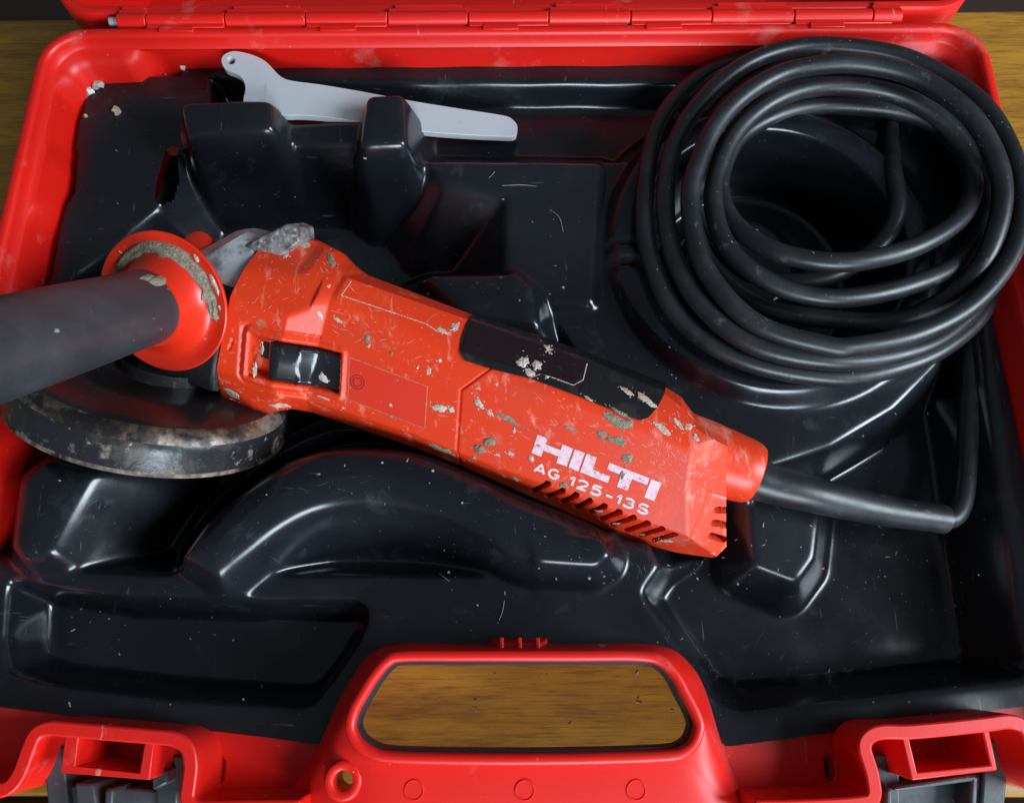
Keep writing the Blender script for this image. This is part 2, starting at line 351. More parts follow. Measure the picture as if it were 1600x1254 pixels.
tag(bevel(build('hinge_pin', V, F, 'alloy', case), 0.0005), 'grey metal end of the hinge pin')

# front: wall band with the two latch housings
def band(pts_px, width, z0, z1, name, closed=False, mname='case_red'):
    P = catmull([at(p[0], p[1], ZR)[:2] for p in pts_px], 5) if not closed else np.array([at(p[0], p[1], ZR)[:2] for p in pts_px])
    T = np.gradient(P, axis=0); T /= np.linalg.norm(T, axis=1)[:, None]; Nn = np.stack([-T[:, 1], T[:, 0]], 1)
    A = P+Nn*width/2; B = P-Nn*width/2; n = len(P)
    V = [(p[0], p[1], z1) for p in A]+[(p[0], p[1], z1) for p in B]+[(p[0], p[1], z0) for p in A]+[(p[0], p[1], z0) for p in B]
    F = []
    for i in range(n-1):
        F += [[i, i+1, n+i+1, n+i], [2*n+i, 3*n+i, 3*n+i+1, 2*n+i+1], [i, 2*n+i, 2*n+i+1, i+1], [n+i, n+i+1, 3*n+i+1, 3*n+i]]
    F += [[0, n, 3*n, 2*n], [n-1, 2*n+n-1, 3*n+n-1, 2*n-1]]
    return bevel(build(name, V, F, mname, case, smooth=45), 0.0009)
band([(-140, 1215), (-60, 1238), (-10, 1236), (14, 1228), (30, 1205), (42, 1172), (54, 1147), (74, 1138), (100, 1139), (180, 1146), (240, 1151), (272, 1155), (291, 1168), (297, 1195), (294, 1225), (292, 1248), (304, 1261), (330, 1263), (400, 1262), (468, 1262)], 0.0062, 0.040, ZR, 'front_rim')
band([(1180, 1262), (1250, 1261), (1340, 1256), (1366, 1246), (1364, 1210), (1352, 1168), (1361, 1150), (1382, 1143), (1420, 1143), (1480, 1138), (1545, 1131), (1580, 1127), (1602, 1136), (1615, 1170), (1628, 1215), (1660, 1235), (1740, 1215)], 0.0062, 0.040, ZR, 'front_rim')
def socket(outer, inner):
    ob = [at(p[0], p[1], ZR)[:2] for p in outer]; ib = [at(p[0], p[1], ZR)[:2] for p in inner]
    n = 4; lo = 0.048
    V = [(*p, ZR-0.0004) for p in ob]+[(*p, ZR-0.0004) for p in ib]+[(*p, lo) for p in ob]+[(*(np.array(p)*0.9+np.mean(ib, 0)*0.1), lo+0.004) for p in ib]
    F = []
    for i in range(4):
        j = (i+1) % 4
        F += [[i, j, 4+j, 4+i], [i, 8+i, 8+j, j], [4+i, 4+j, 12+j, 12+i]]
    F += [[12, 13, 14, 15], [8, 11, 10, 9]]
    bevel(build('latch_socket', V, F, 'case_red', case, smooth=30), 0.0012)
socket([(101, 1143), (240, 1155), (233, 1218), (94, 1207)], [(122, 1148), (226, 1157), (217, 1208), (116, 1197)])
socket([(1408, 1147), (1546, 1135), (1560, 1203), (1426, 1219)], [(1421, 1152), (1536, 1141), (1548, 1195), (1434, 1207)])
# inner front shelf: the red strip between tray and front wall
def shelf(pts, z, name='front_shelf'):
    P = [at(p[0], p[1], z)[:2] for p in pts]; V, F = prism(P, z-0.003, z)
    bevel(build(name, V, F, 'case_red', case), 0.0008)
shelf([(-160, 1095), (0, 1102), (300, 1138), (300, 1168), (70, 1146), (50, 1160), (15, 1228), (-150, 1228)], 0.054)
shelf([(1345, 1135), (1600, 1098), (1790, 1080), (1790, 1225), (1640, 1235), (1605, 1145), (1585, 1136), (1345, 1158)], 0.054)
def panel(pts, z, hole, name):
    P = [np.append(at(p[0], p[1], zz)[:2], zz) for p, zz in zip(pts, z)]
    # bilinear patch with an oblong hole
    nu, nv = 60, 34; V = []; 
    for j in range(nv+1):
        for i in range(nu+1):
            s, t = i/nu, j/nv; V.append((P[0]*(1-s)+P[1]*s)*(1-t)+(P[3]*(1-s)+P[2]*s)*t)
    V = np.array(V); F = grid_faces(nv+1, nu+1); c = V[F].mean(1); hc = at(hole[0], hole[1], 0.056)
    k = ((c[:, 0]-hc[0])/hole[2])**2+((c[:, 1]-hc[1])/hole[3])**2 > 1
    o = build(name, V, F[k], 'case_red', case, smooth=60)
    so = o.modifiers.new('thick', 'SOLIDIFY'); so.thickness = 0.0025; so.offset = -1
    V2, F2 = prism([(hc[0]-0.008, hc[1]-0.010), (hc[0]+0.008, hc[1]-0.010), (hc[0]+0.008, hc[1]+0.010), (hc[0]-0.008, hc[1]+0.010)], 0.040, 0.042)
    build('hole_shade_plate', V2, F2, 'hole_dark', o, smooth=0)  # dark plate added below the hole in place of deep shade
panel([(298, 1132), (520, 1152), (500, 1300), (285, 1292)], [0.056, 0.056, 0.052, 0.052], (340, 1203, 0.0028, 0.0060), 'front_panel')
panel([(1105, 1152), (1368, 1118), (1372, 1280), (1150, 1300)], [0.056, 0.056, 0.052, 0.052], (1300, 1200, 0.0028, 0.0060), 'front_panel')

# handle: rounded trapezoid ring with a skirt that slopes down to the case
ring_px = [(625, 1017), (720, 1016), (810, 1016), (900, 1016), (997, 1016), (1036, 1024), (1062, 1048), (1080, 1080), (1097, 1114), (1102, 1138), (1093, 1166), (1074, 1183), (1045, 1190), (950, 1194), (820, 1196), (690, 1195), (605, 1192), (574, 1184), (550, 1166), (538, 1138), (544, 1107), (560, 1078), (578, 1050), (600, 1026)]
base_px = [(630, 1003), (720, 1004), (810, 1004), (900, 1004), (992, 1003), (1050, 1012), (1082, 1040), (1105, 1080), (1128, 1150), (1146, 1205), (1170, 1262), (1180, 1310), (1120, 1325), (980, 1330), (820, 1332), (660, 1330), (540, 1325), (470, 1300), (446, 1250), (478, 1195), (502, 1145), (535, 1080), (556, 1045), (580, 1016)]
base_z = [54]*5+[54, 54, 54, 50, 50, 52, 62, 72, 74, 74, 74, 72, 62, 52, 50, 50, 54, 54, 54]
def loop_res(P, k): 
    P = np.asarray(P, float); Q = np.vstack([P[-2:], P, P[:3]]); out = catmull(Q, k)
    return out[2*k:2*k+len(P)*k]
RA = loop_res([at(p[0], p[1], ZR) for p in ring_px], 8)
RB = loop_res([np.append(at(p[0], p[1], z/1000.0)[:2], z/1000.0) for p, z in zip(base_px, base_z)], 8)
nc = len(RA); cen = RA.mean(0)
def ring_off(d):      # inward offset of the ring contour
    T = np.roll(RA, -1, 0)-np.roll(RA, 1, 0); T /= np.linalg.norm(T, axis=1)[:, None]
    Nn = np.stack([T[:, 1], -T[:, 0], 0*T[:, 0]], 1)
    if ((cen-RA)*Nn).sum() < 0: Nn = -Nn
    return RA+Nn*d
rows = []
NS = 26
for i in range(NS+1):
    t = i/NS; P = RB*(1-t)+RA*t
    P[:, 2] = RB[:, 2]+((RA[:, 2]-0.0060)-RB[:, 2])*(1-(1-t)**1.35); rows.append(P)
P = RA.copy(); P[:, 2] = ZR-0.0008; rows.append(P)
for d, dz in ((0.0007, 0), (0.0022, 0.0004), (0.0040, 0), (0.0046, -0.001), (0.0047, -0.004), (0.0048, -0.010)):
    P = ring_off(d).copy(); P[:, 2] = ZR+dz; rows.append(P)
V = np.vstack(rows); F = grid_faces(len(rows), nc, wrap_c=True)
SK = np.vstack(rows[:NS+1])
def row_z(x, y): return SK[np.argmin(np.hypot(SK[:, 0]-x, SK[:, 1]-y)), 2]
GC = at(535, 1220, 0.066)
for _ in range(6): GC = at(535, 1220, row_z(GC[0], GC[1])+0.0025)
c = V[F].mean(1); k = np.hypot(c[:, 0]-GC[0], c[:, 1]-GC[1]) > 0.0062
handle = build('carry_handle', V, F[k], 'case_red', case, smooth=50)
rows = []
for d, z in ((0.0045, ZR-0.0042), (0.0058, ZR-0.0045), (0.0062, ZR-0.0055), (0.0062, ZR-0.0115), (0.0046, ZR-0.012)):
    P = ring_off(d).copy(); P[:, 2] = z; rows.append(P)
tag(build('gasket', np.vstack(rows), grid_faces(len(rows), nc, wrap_c=True), 'gasket', handle, smooth=50), 'dark rubber lining around the handle opening')
V, F = lathe((GC[0], GC[1], 0.0), (0, 0, 1), [(GC[2]-0.02, 0.0094), (GC[2]-0.004, 0.0088), (GC[2]-0.0005, 0.0083), (GC[2], 0.0075), (GC[2]+0.0002, 0.0058), (GC[2]-0.0006, 0.0044), (GC[2]-0.004, 0.0040), (GC[2]-0.02, 0.0040)], 40)
build('screw_boss', V, F, 'case_red', handle, smooth=50)
for px in (646, 820, 995):
    p = at(px, 1234, 0.080); z = row_z(p[0], p[1])
    g_ = (row_z(p[0], p[1]+0.006)-row_z(p[0], p[1]-0.006))/0.012
    V, F = lathe((p[0], p[1], z-0.0018), (0, -g_, 1), [(0.0, 0.0044), (0.0020, 0.0044), (0.00225, 0.0042), (0.00225, 0.0039), (0.0019, 0.0037), (0.0019, 0.0)], 30)
    build('ejector_mark', V, F, 'case_red', handle, smooth=30)
# snap tab on the tray side of the handle
tb = at(812, 1005, 0.072)
tabV = []; tabF = []
def addbox(x0, x1, y0, y1, z0, z1, taper=0.0):
    o = len(tabV)
    for (x, y, z) in [(x0, y0, z0), (x1, y0, z0), (x1, y1, z0), (x0, y1, z0), (x0+taper, y0, z1), (x1-taper, y0, z1), (x1-taper, y1-taper*0.7, z1), (x0+taper, y1-taper*0.7, z1)]: tabV.append((x, y, z))
    for f in [[0, 3, 2, 1], [4, 5, 6, 7], [0, 1, 5, 4], [1, 2, 6, 5], [2, 3, 7, 6], [3, 0, 4, 7]]: tabF.append([a+o for a in f])
addbox(tb[0]-0.0145, tb[0]+0.0145, tb[1]-0.0045, tb[1]+0.0032, 0.056, 0.068, 0.004)
for dx in (-0.0085, 0.0, 0.0085): addbox(tb[0]+dx-0.001, tb[0]+dx+0.001, tb[1]-0.0045, tb[1]+0.0028, 0.064, 0.0735)
bevel(build('snap_tab', tabV, tabF, 'case_red', case), 0.0005)

# latches
def latch(q, hook, label):
    """grey latch: two arms beside the socket and a bridge with a hook below it (pixels at the given heights)"""
    o = None
    def blk(pts, z0, z1, nm, par):
        P = [at(p[0], p[1], z1)[:2] for p in pts]; V, F = prism(P, z0, z1); return bevel(build(nm, V, F, 'latch_grey', par, smooth=40), 0.0012, 2)
    o = blk(q['bridge'], 0.034, 0.060, 'latch', case); tag(o, label)
    blk(q['arm1'], 0.030, 0.064, 'latch_arm', o); blk(q['arm2'], 0.030, 0.062, 'latch_arm', o)
    for h in hook: blk(h, 0.040, 0.071, 'latch_hook', o)
    blk(q['plate'], 0.026, 0.045, 'latch_plate', o)
latch(dict(bridge=[(72, 1222), (275, 1236), (275, 1262), (80, 1262)], arm1=[(64, 1160), (97, 1164), (112, 1300), (78, 1300)], arm2=[(240, 1178), (279, 1180), (276, 1300), (246, 1300)], plate=[(90, 1190), (250, 1200), (255, 1310), (95, 1310)]),
      [[(116, 1222), (146, 1225), (158, 1300), (120, 1300)], [(163, 1232), (177, 1233), (173, 1300), (160, 1300)], [(236, 1205), (262, 1200), (262, 1224), (238, 1235)]], 'grey latch beside the left end of the front edge')
latch(dict(bridge=[(1380, 1226), (1556, 1206), (1556, 1262), (1380, 1262)], arm1=[(1366, 1178), (1406, 1176), (1408, 1300), (1366, 1300)], arm2=[(1540, 1155), (1580, 1154), (1567, 1300), (1530, 1300)], plate=[(1400, 1190), (1545, 1180), (1545, 1310), (1400, 1310)]),
      [[(1384, 1232), (1396, 1230), (1394, 1300), (1382, 1300)], [(1396, 1229), (1524, 1210), (1528, 1219), (1398, 1236)], [(1518, 1212), (1529, 1212), (1525, 1300), (1514, 1300)]], 'grey latch beside the right end of the front edge')

# ------------------------------------------------------------------ black moulded tray (pressed sheet)
GX = np.arange(-0.272, 0.2731, 0.001); GY = np.arange(-0.205, 0.2331, 0.001)
XX, YY = np.meshgrid(GX, GY); PTS = np.stack([XX.ravel(), YY.ravel()], 1)
def sdist(poly, pts=None, closest=False):
    """signed distance to a polygon, positive inside"""
    pts = PTS if pts is None else pts; P = np.asarray(poly)[:, :2]; n = len(P)
    best = np.full(len(pts), 1e9); ins = np.zeros(len(pts), bool); cp = np.zeros_like(pts)
    for i in range(n):
        a, b = P[i], P[(i+1) % n]; e = b-a; w = pts-a
        t = np.clip((w@e)/(e@e), 0, 1); q = a+t[:, None]*e; d = ((pts-q)**2).sum(1)
        m = d < best; best[m] = d[m]
        if closest: cp[m] = q[m]
        if a[1] != b[1]:
            c = ((a[1] > pts[:, 1]) != (b[1] > pts[:, 1])) & (pts[:, 0] < e[0]*(pts[:, 1]-a[1])/(b[1]-a[1])+a[0]); ins ^= c
    d = np.sqrt(best); d[~ins] *= -1
    return (d, cp) if closest else d
def pp(px, z): return [at(p[0], p[1], z)[:2] for p in px]
ZL = 0.058
HGT = np.full(len(PTS), ZL)
def lower(px, ztop, zbot, slope, smooth_poly=False):
    global HGT
    d = sdist(pp(px, ztop)); HGT = np.where(d > 0, np.minimum(HGT, np.maximum(zbot, ztop-d*slope)), HGT)
def raise_(px, ztop, slope, r=0.0, dome=0.0, dw=0.018):
    global HGT
    d0 = sdist(pp(px, ztop)); d = np.minimum(d0+r, 0)
    HGT = np.maximum(HGT, ztop+d*slope-dome*(1-np.clip(np.maximum(d0, 0)/dw, 0, 1)**0.6))
# trough behind the blocks
lower([(330, 118), (480, 128), (600, 132), (1060, 131), (1100, 160), (1040, 250), (700, 252), (560, 240), (420, 200), (330, 160)], ZL, 0.040, 5.0)
# deep recess for the grinder
lower([(95, 450), (120, 425), (185, 378), (245, 326), (268, 275), (285, 235), (440, 235), (560, 262), (660, 262), (690, 287), (785, 300), (785, 425), (850, 470), (905, 560), (1000, 640), (1150, 715), (1200, 800), (1160, 905), (1045, 900), (1010, 850), (960, 842), (940, 860), (830, 930), (760, 900), (270, 895), (200, 893), (20, 890), (-30, 860), (-60, 560), (20, 500)], ZL, 0.012, 2.6)
# big pocket on the right
lower([(1195, 735), (1300, 700), (1400, 640), (1470, 570), (1500, 470), (1530, 470), (1544, 600), (1572, 800), (1596, 960), (1612, 1044), (1596, 1058), (1160, 1112), (1128, 1104), (1005, 925), (1045, 870), (1150, 800)], ZL, 0.019, 3.2)
lower([(1100, 1005), (1490, 985), (1505, 1040), (1150, 1075)], 0.0195, 0.0165, 0.12)
# platform, rail
raise_([(668, 254), (938, 256), (932, 330), (925, 470), (868, 474), (792, 418), (792, 304), (695, 288)], 0.063, 1.2)
# blocks that hold the wrench
raise_([(290, 165), (415, 162), (418, 196), (298, 203)], 0.083, 3.4, 0.003)
raise_([(400, 190), (590, 190), (580, 222), (440, 226)], 0.066, 2.2)
raise_([(580, 152), (622, 150), (626, 218), (570, 222)], 0.086, 3.6, 0.003)
# rib behind the grinder
raise_([(665, 428), (790, 424), (805, 420), (835, 448), (840, 505), (720, 490)], 0.077, 2.0, 0.001, 0.004, 0.012)
# round well for the cord
RC = at(1212, 372, 0.070)
rr = np.hypot(PTS[:, 0]-RC[0], PTS[:, 1]-RC[1])
HGT = np.where(rr < 0.075, np.minimum(HGT, 0.014), HGT)
gap = np.abs(np.arctan2(PTS[:, 1]-RC[1], PTS[:, 0]-RC[0])-math.radians(38)) < 0.35
ringh = np.where(rr > 0.0885, 0.069-(rr-0.0885)*1.5, np.where(rr < 0.073, 0.069-(0.073-rr)*5, 0.069))
for (y0, y1) in ((371, 380), (396, 412)):
    d = sdist(pp([(930, y0), (1010, y0), (1010, y1), (930, y1)], 0.069)); ringh = np.where((d > 0)&(rr > 0.07)&(rr < 0.092), ringh-0.0035, ringh)
HGT = np.maximum(HGT, ringh)
b2 = np.hypot(PTS[:, 0]-RC[0]+0.006, PTS[:, 1]-RC[1]-0.004); HGT = np.maximum(HGT, np.where(b2 < 0.055, np.minimum(0.034, 0.034-(b2-0.030)*2.2), 0))
# arched block in front of the grinder
def curve_px(pts, k=6):
    return catmull([(a, b, 0) for a, b in pts], k)[:, :2].tolist()
arch_out = curve_px([(278, 868), (330, 800), (400, 748), (480, 705), (560, 698), (640, 706), (720, 736), (800, 773), (880, 805), (938, 832)])
arch_in = curve_px([(930, 878), (845, 880), (800, 868), (755, 838), (690, 806), (620, 790), (560, 786), (490, 796), (430, 826), (378, 866), (335, 902)])
raise_(arch_out+[(952, 866)]+arch_in, 0.082, 1.75, 0.0, 0.0065)
raise_([(828, 838), (935, 845), (948, 866), (930, 878), (842, 872)], 0.081, 2.4, 0.002)
# block in the left front, block in the right pocket
raise_([(28, 745), (62, 722), (140, 738), (72, 858), (30, 868), (16, 850)], 0.075, 1.5, 0.001, 0.004)
raise_([(1170, 780), (1280, 790), (1270, 870), (1245, 905), (1180, 880)], 0.046, 1.7, 0.001)
# pocket in the front left corner
lower([(12, 905), (60, 915), (190, 935), (380, 938), (560, 940), (576, 958), (560, 1000), (520, 1060), (488, 1098), (460, 1103), (260, 1090), (60, 1066), (12, 1050), (4, 1000)], ZL, 0.031, 4.0)
lower([(262, 890)]+arch_out+[(948, 842), (985, 835), (1010, 780), (900, 640), (480, 600), (300, 690), (215, 800), (210, 888)], 0.0795, 0.012, 4.0)
HG = HGT.reshape(XX.shape)
def blur(A, s):
    k = np.exp(-0.5*(np.arange(-8, 9)/s)**2); k /= k.sum()
    for ax in (0, 1):
        pad = [(0, 0), (0, 0)]; pad[ax] = (8, 8); B = np.pad(A, pad, mode='edge')
        A = np.apply_along_axis(lambda r: np.convolve(r, k, 'valid'), ax, B)
    return A
HG = 0.75*blur(HG, 1.5)+0.25*blur(HG, 3.2)
# slight warp of the thin sheet
HG = HG+0.0006*np.sin(XX*34+1.0)*np.sin(YY*41)+0.0003*np.sin(XX*120+YY*75)
def tray_z(x, y):
    i = int(round((y-GY[0])/0.001)); j = int(round((x-GX[0])/0.001))
    return HG[min(max(i, 0), HG.shape[0]-1), min(max(j, 0), HG.shape[1]-1)]
out_px = [(132, 124), (283, 119), (287, 95), (520, 94), (900, 91), (1200, 87), (1420, 84), (1428, 108), (1515, 112), (1528, 200), (1560, 330), (1590, 450), (1625, 620), (1665, 800), (1700, 960), (1735, 1085), (1600, 1103), (1360, 1136), (1250, 1151), (1133, 1166), (1108, 1110), (1082, 1060), (1062, 1030), (1030, 1013), (990, 1008), (620, 1010), (590, 1022), (566, 1052), (540, 1098), (502, 1163), (420, 1152), (250, 1132), (0, 1104), (-165, 1085), (-130, 960), (-80, 760), (-30, 600), (40, 500), (84, 425), (98, 352), (104, 322), (118, 300), (120, 262), (124, 240), (119, 232), (124, 190), (132, 170)]
TO = np.array(pp(out_px, ZL))
TO[:, 0] = np.clip(TO[:, 0], -0.2655, 0.2670)
tear_px = [(262, 238), (270, 236), (279, 250), (277, 275), (266, 305), (250, 322), (244, 312), (246, 290), (254, 262)]
TE = np.array(pp(tear_px, 0.056))
sd1, cp1 = sdist(TO, closest=True); sd2, cp2 = sdist(TE, closest=True)
P2 = PTS.copy(); m = (sd1 < 0)&(sd1 > -0.0012); P2[m] = cp1[m]; m2 = (sd2 > 0)&(sd2 < 0.0012); P2[m2] = cp2[m2]
Fg = grid_faces(len(GY), len(GX)); ok = ((sd1 > -0.00085)&(sd2 < 0.00085))[Fg].all(1); Fg = Fg[ok]
used = np.unique(Fg); remap = -np.ones(len(PTS), int); remap[used] = np.arange(len(used))
V = np.c_[P2[used], HG.ravel()[used]]
tray = build('case_tray', V, remap[Fg], 'tray_black', None, smooth=180, base=(0, 0.03, 0.012))
tag(tray, 'glossy black moulded plastic tray lining the red case', 'case tray')
i0 = out_px.index((1735, 1085)); i1 = out_px.index((-165, 1085)); fw = TO[i0:i1+1].copy(); fw = catmull(np.c_[fw, 0*fw[:, 0]], 3)[:, :2]; fw[:, 1] += 0.0025
n = len(fw); build('inner_front_wall', [(p[0], p[1], 0.003) for p in fw]+[(p[0], p[1], 0.0545) for p in fw], grid_faces(2, n), 'case_red', case, smooth=40)
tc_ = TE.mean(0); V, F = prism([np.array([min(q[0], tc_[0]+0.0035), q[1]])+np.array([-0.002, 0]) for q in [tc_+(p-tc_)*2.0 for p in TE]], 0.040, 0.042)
build('tear_shade_plate', V, F, 'hole_dark', tray, smooth=0)  # black plate added under the tear, standing in for the shade below
fl = [np.append(at(p[0], p[1], z)[:2], z) for p, z in [((258, 236), 0.0572), ((268, 228), 0.062), ((281, 232), 0.0635), ((276, 243), 0.060), ((266, 243), 0.0582)]]
V = fl+[p-np.array([0, 0, 0.0008]) for p in fl]
build('torn_flap', V, [[0, 1, 2, 3, 4], [9, 8, 7, 6, 5]]+[[i, 5+i, 5+(i+1) % 5, (i+1) % 5] for i in range(5)], 'tray_black', tray, smooth=0)

# ------------------------------------------------------------------ angle grinder
A0 = at(430, 520, .092); B0 = at(1120, 770, .092); ga = (B0-A0)/np.linalg.norm(B0-A0)
hb_ = at(258, 475, .10); ht_ = at(-50, 560, .2); hh = (ht_-hb_)/np.linalg.norm(ht_-hb_)
gn = hh-ga*(hh@ga); gn /= np.linalg.norm(gn); gv = np.cross(gn, ga); GO = at(378, 505, .092)
def gw(u, v, w): return GO+ga*(u/1000.0)+gv*(v/1000.0)+gn*(w/1000.0)     # grinder millimetres to world
def gwa(A): A = np.asarray(A, float)/1000.0; return GO+A[:, :1]*ga+A[:, 1:2]*gv+A[:, 2:3]*gn
def gl(px, py, w=0.0):
    d = ray(px, py); t = ((GO+gn*w/1000.0-CAM)@gn)/(d@gn); P = CAM+d*t-GO; return (P@ga*1000, P@gv*1000)
grinder = empty('angle_grinder', gw(100, 0, -52), 'worn orange red angle grinder with black side handle and coiled cord', 'angle grinder')
ip = np.interp
def vT(u): return ip(u, [-5, 8, 16, 29, 36, 44, 105, 166, 212, 231, 240, 262], [38, 43, 47, 45.2, 41, 38.2, 36.6, 37, 35, 32, 26, 22])
def vB(u): return ip(u, [-5, 4, 12, 20, 27, 33, 98, 124, 167, 214, 234, 250, 262], [-45, -50, -51, -46, -40.5, -37.5, -36.4, -36.6, -41, -46, -46.2, -43.5, -36])
def uE(v): return ip(v, [-45, -40, -27, -20, 16, 23, 32], [254, 259, 265, 262, 248, 246, 240])
slots = [((350, 570), (200, 665)), ((490, 640), (340, 715)), ((620, 680), (480, 770)), ((750, 735), (620, 820)), ((890, 785), (755, 865)), ((1030, 840), (860, 950)), ((1165, 895), (960, 1020)), ((1300, 950), (1095, 1085)), ((1440, 1005), (1230, 1130)), ((1560, 1065), (1365, 1185))]
SL = [(gl(800+.1627*a[0], 660+.1627*a[1], -3), gl(800+.1627*b[0], 660+.1627*b[1], -8)) for a, b in slots]
SL += [(gl(1120, 789, -14), gl(1134, 788, -18)), (gl(1115, 808, -14), gl(1132, 810, -18)), (gl(1110, 827, -14), gl(1128, 831, -18))]
def segd(u, v, a, b):
    ex, ey = b[0]-a[0], b[1]-a[1]; t = np.clip(((u-a[0])*ex+(v-a[1])*ey)/(ex*ex+ey*ey), 0, 1)
    return np.hypot(u-a[0]-t*ex, v-a[1]-t*ey)
SW = [(9.5, -1.2), (53.8, 2.6), (57.6, -18.0), (12.0, -22.4)]      # switch opening
def seam_u(v): return ip(v, [-46, -30, 5.9, 21.8, 46], [127, 125.4, 117.4, 128.6, 128.6])
def smin(a, b, k=1.2): h = np.clip(0.5+0.5*(b-a)/k, 0, 1); return b*(1-h)+a*h-k*h*(1-h)
def base_w(u, v):
    """height of the visible side of the housing over its (u, v) plane, mm"""
    col = 7.5*np.clip((42-u)/16.0, 0, 1)
    main = 0.0-0.0004*(v+2)**2
    vb0 = ip(u, [-5, 12, 31, 100, 130, 214, 262], [-33, -33, -27, -24, -25, -25.5, -24])
    bot = -(vb0-v)*1.05
    vt0 = ip(u, [-5, 20, 45, 110, 200, 262], [14, 16, 25, 17, 17, 14])
    top = -np.clip(v-vt0, 0, None)**1.5*0.19
    w = smin(main, bot); w = smin(w, top, 2.0)+col
    up = 8.2-(v-12)*0.62-np.clip(u-30, 0, None)*0.0
    w = np.where(u < 60, smin(w, up+np.clip(u-34, 0, None)*1.2), w)
    lo = 7.5-(-24-v)*0.55; w = np.where(u < 34, smin(w, lo), w)
    uc = ip(v, [-24, -1, 21], [243, 234, 229]); w = smin(w, -(u-uc)*0.50, 0.8)
    # raised corner where the end meets the upper edge
    return np.maximum(w, -24)
def detail_w(u, v):
    w = base_w(u, v); rec = np.zeros_like(w)
    # raised funnel and recess of the switch
    d = sdist(SW, np.stack([u.ravel(), v.ravel()], 1)).reshape(u.shape)
    frame = np.exp(-((d+1.9)/1.3)**2)*1.1
    w = w+np.where(d < 0, frame, 0)-0.9*np.exp(-((d+5.2)/0.8)**2)*(u < 42)
    w = w-6.5*np.clip((d+0.2)/1.0, 0, 1)
    w = w-1.1*np.exp(-((u-seam_u(v))/0.55)**2)
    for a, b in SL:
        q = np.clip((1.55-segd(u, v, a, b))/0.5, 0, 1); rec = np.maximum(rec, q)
    # little moulded mark beside the switch
    w = w-0.8*np.clip((0.9-segd(u, v, (-0.5, -12.5), (0.5, -7)))/0.4, 0, 1)
    # parting line of the tail
    w = w-0.5*np.exp(-(segd(u, v, (247, -2), (262, -3.5))/0.6)**2)-0.45*np.exp(-(segd(u, v, (247, -2), (246, -28))/0.7)**2)
    return w-7.0*rec, rec
ns, ntt = 460, 160
un = np.linspace(-5, 262, ns)[:, None]; tt = np.linspace(0, 1, ntt)[None, :]
VVv = vB(un)+(vT(un)-vB(un))*tt
KS = int(np.argmin(np.abs(un[:, 0]-122))); un[KS, 0] = 122.0
UU = np.where(un < 200, un+(seam_u(VVv)-122)*np.exp(-((un-122)/22.0)**2), 200+(un-200)/62.0*(uE(VVv)-200))
WW, REC = detail_w(UU, VVv)
top3 = np.stack([UU, VVv, WW], -1)
lowr = []
for k, (tv, w) in enumerate([(1.0, -30), (0.97, -40), (0.86, -49), (0.60, -52), (0.40, -52), (0.14, -49), (0.03, -40), (0.0, -30)]):
    v_ = vB(un)+(vT(un)-vB(un))*tv; u_ = np.where(un < 200, un, 200+(un-200)/62.0*(uE(v_)-200)); lowr.append(np.stack([u_, v_, np.full_like(u_, w)], -1))
RG = np.concatenate([top3]+lowr, 1); nr = RG.shape[1]
Vh = gwa(RG.reshape(-1, 3)); Fh = grid_faces(ns, nr, wrap_c=True)
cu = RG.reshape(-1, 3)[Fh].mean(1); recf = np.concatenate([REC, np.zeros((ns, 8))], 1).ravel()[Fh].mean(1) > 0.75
front = np.repeat(np.arange(ns-1) < KS, nr)
def sub(name, mask, cap):
    f = Fh[mask]; us = np.unique(f); rm = -np.ones(len(Vh), int); rm[us] = np.arange(len(us))
    faces = rm[f].tolist(); mi = recf[mask].astype(int).tolist()
    faces.append(rm[np.arange(nr)+(0 if cap == 0 else (ns-1)*nr)].tolist()); mi.append(0)
    return build(name, Vh[us], faces, None, grinder, smooth=32, mats=['tool_red', 'hole_dark'], midx=mi)  # slot floors painted near-black to stand for the shade inside
fh = sub('front_housing', front, 0)
rh = sub('rear_housing', ~front, 1)
def W1(u, v): return float(base_w(np.array([u]), np.array([v]))[0])

# rubber pad along the upper side
LB = [(107.9, 36), (109, 29), (111.1, 23.4), (115.1, 20.8), (128.9, 21.2), (148, 23.0), (170.7, 22.8), (190.3, 22.0), (203, 21.7), (206.5, 24.0), (209, 29), (210.3, 35)]
us = np.linspace(108.2, 210.2, 150); rowsP = []
for u in us:
    lo = ip(u, [p[0] for p in LB], [p[1] for p in LB]); hi = float(vT(u)); R_ = []
    vs = np.linspace(lo, hi, 26); ws = base_w(np.full(26, u), vs)+0.9
    crease = 0.5*math.exp(-((u-171)/0.5)**2)
    R_.append((u, lo-0.05, ws[0]-1.6)); R_.append((u, lo, ws[0]-0.25))
    R_ += [(u, a, b-(crease if a > 25 else 0)) for a, b in zip(vs, ws)]
    R_ += [(u, hi+0.9, ws[-1]-4), (u, hi+1.0, -30), (u, hi-3, -44)]
    rowsP.append(R_)
RPd = np.array(rowsP); n2 = RPd.shape[1]
Fp = grid_faces(len(us), n2).tolist()+[list(range(n2)), list(range((len(us)-1)*n2, len(us)*n2))]
pad = build('rubber_grip', gwa(RPd.reshape(-1, 3)), Fp, 'rubber_pad', grinder, smooth=50)
def onpad(u, v): return float(base_w(np.array([u]), np.array([v]))[0])+0.95
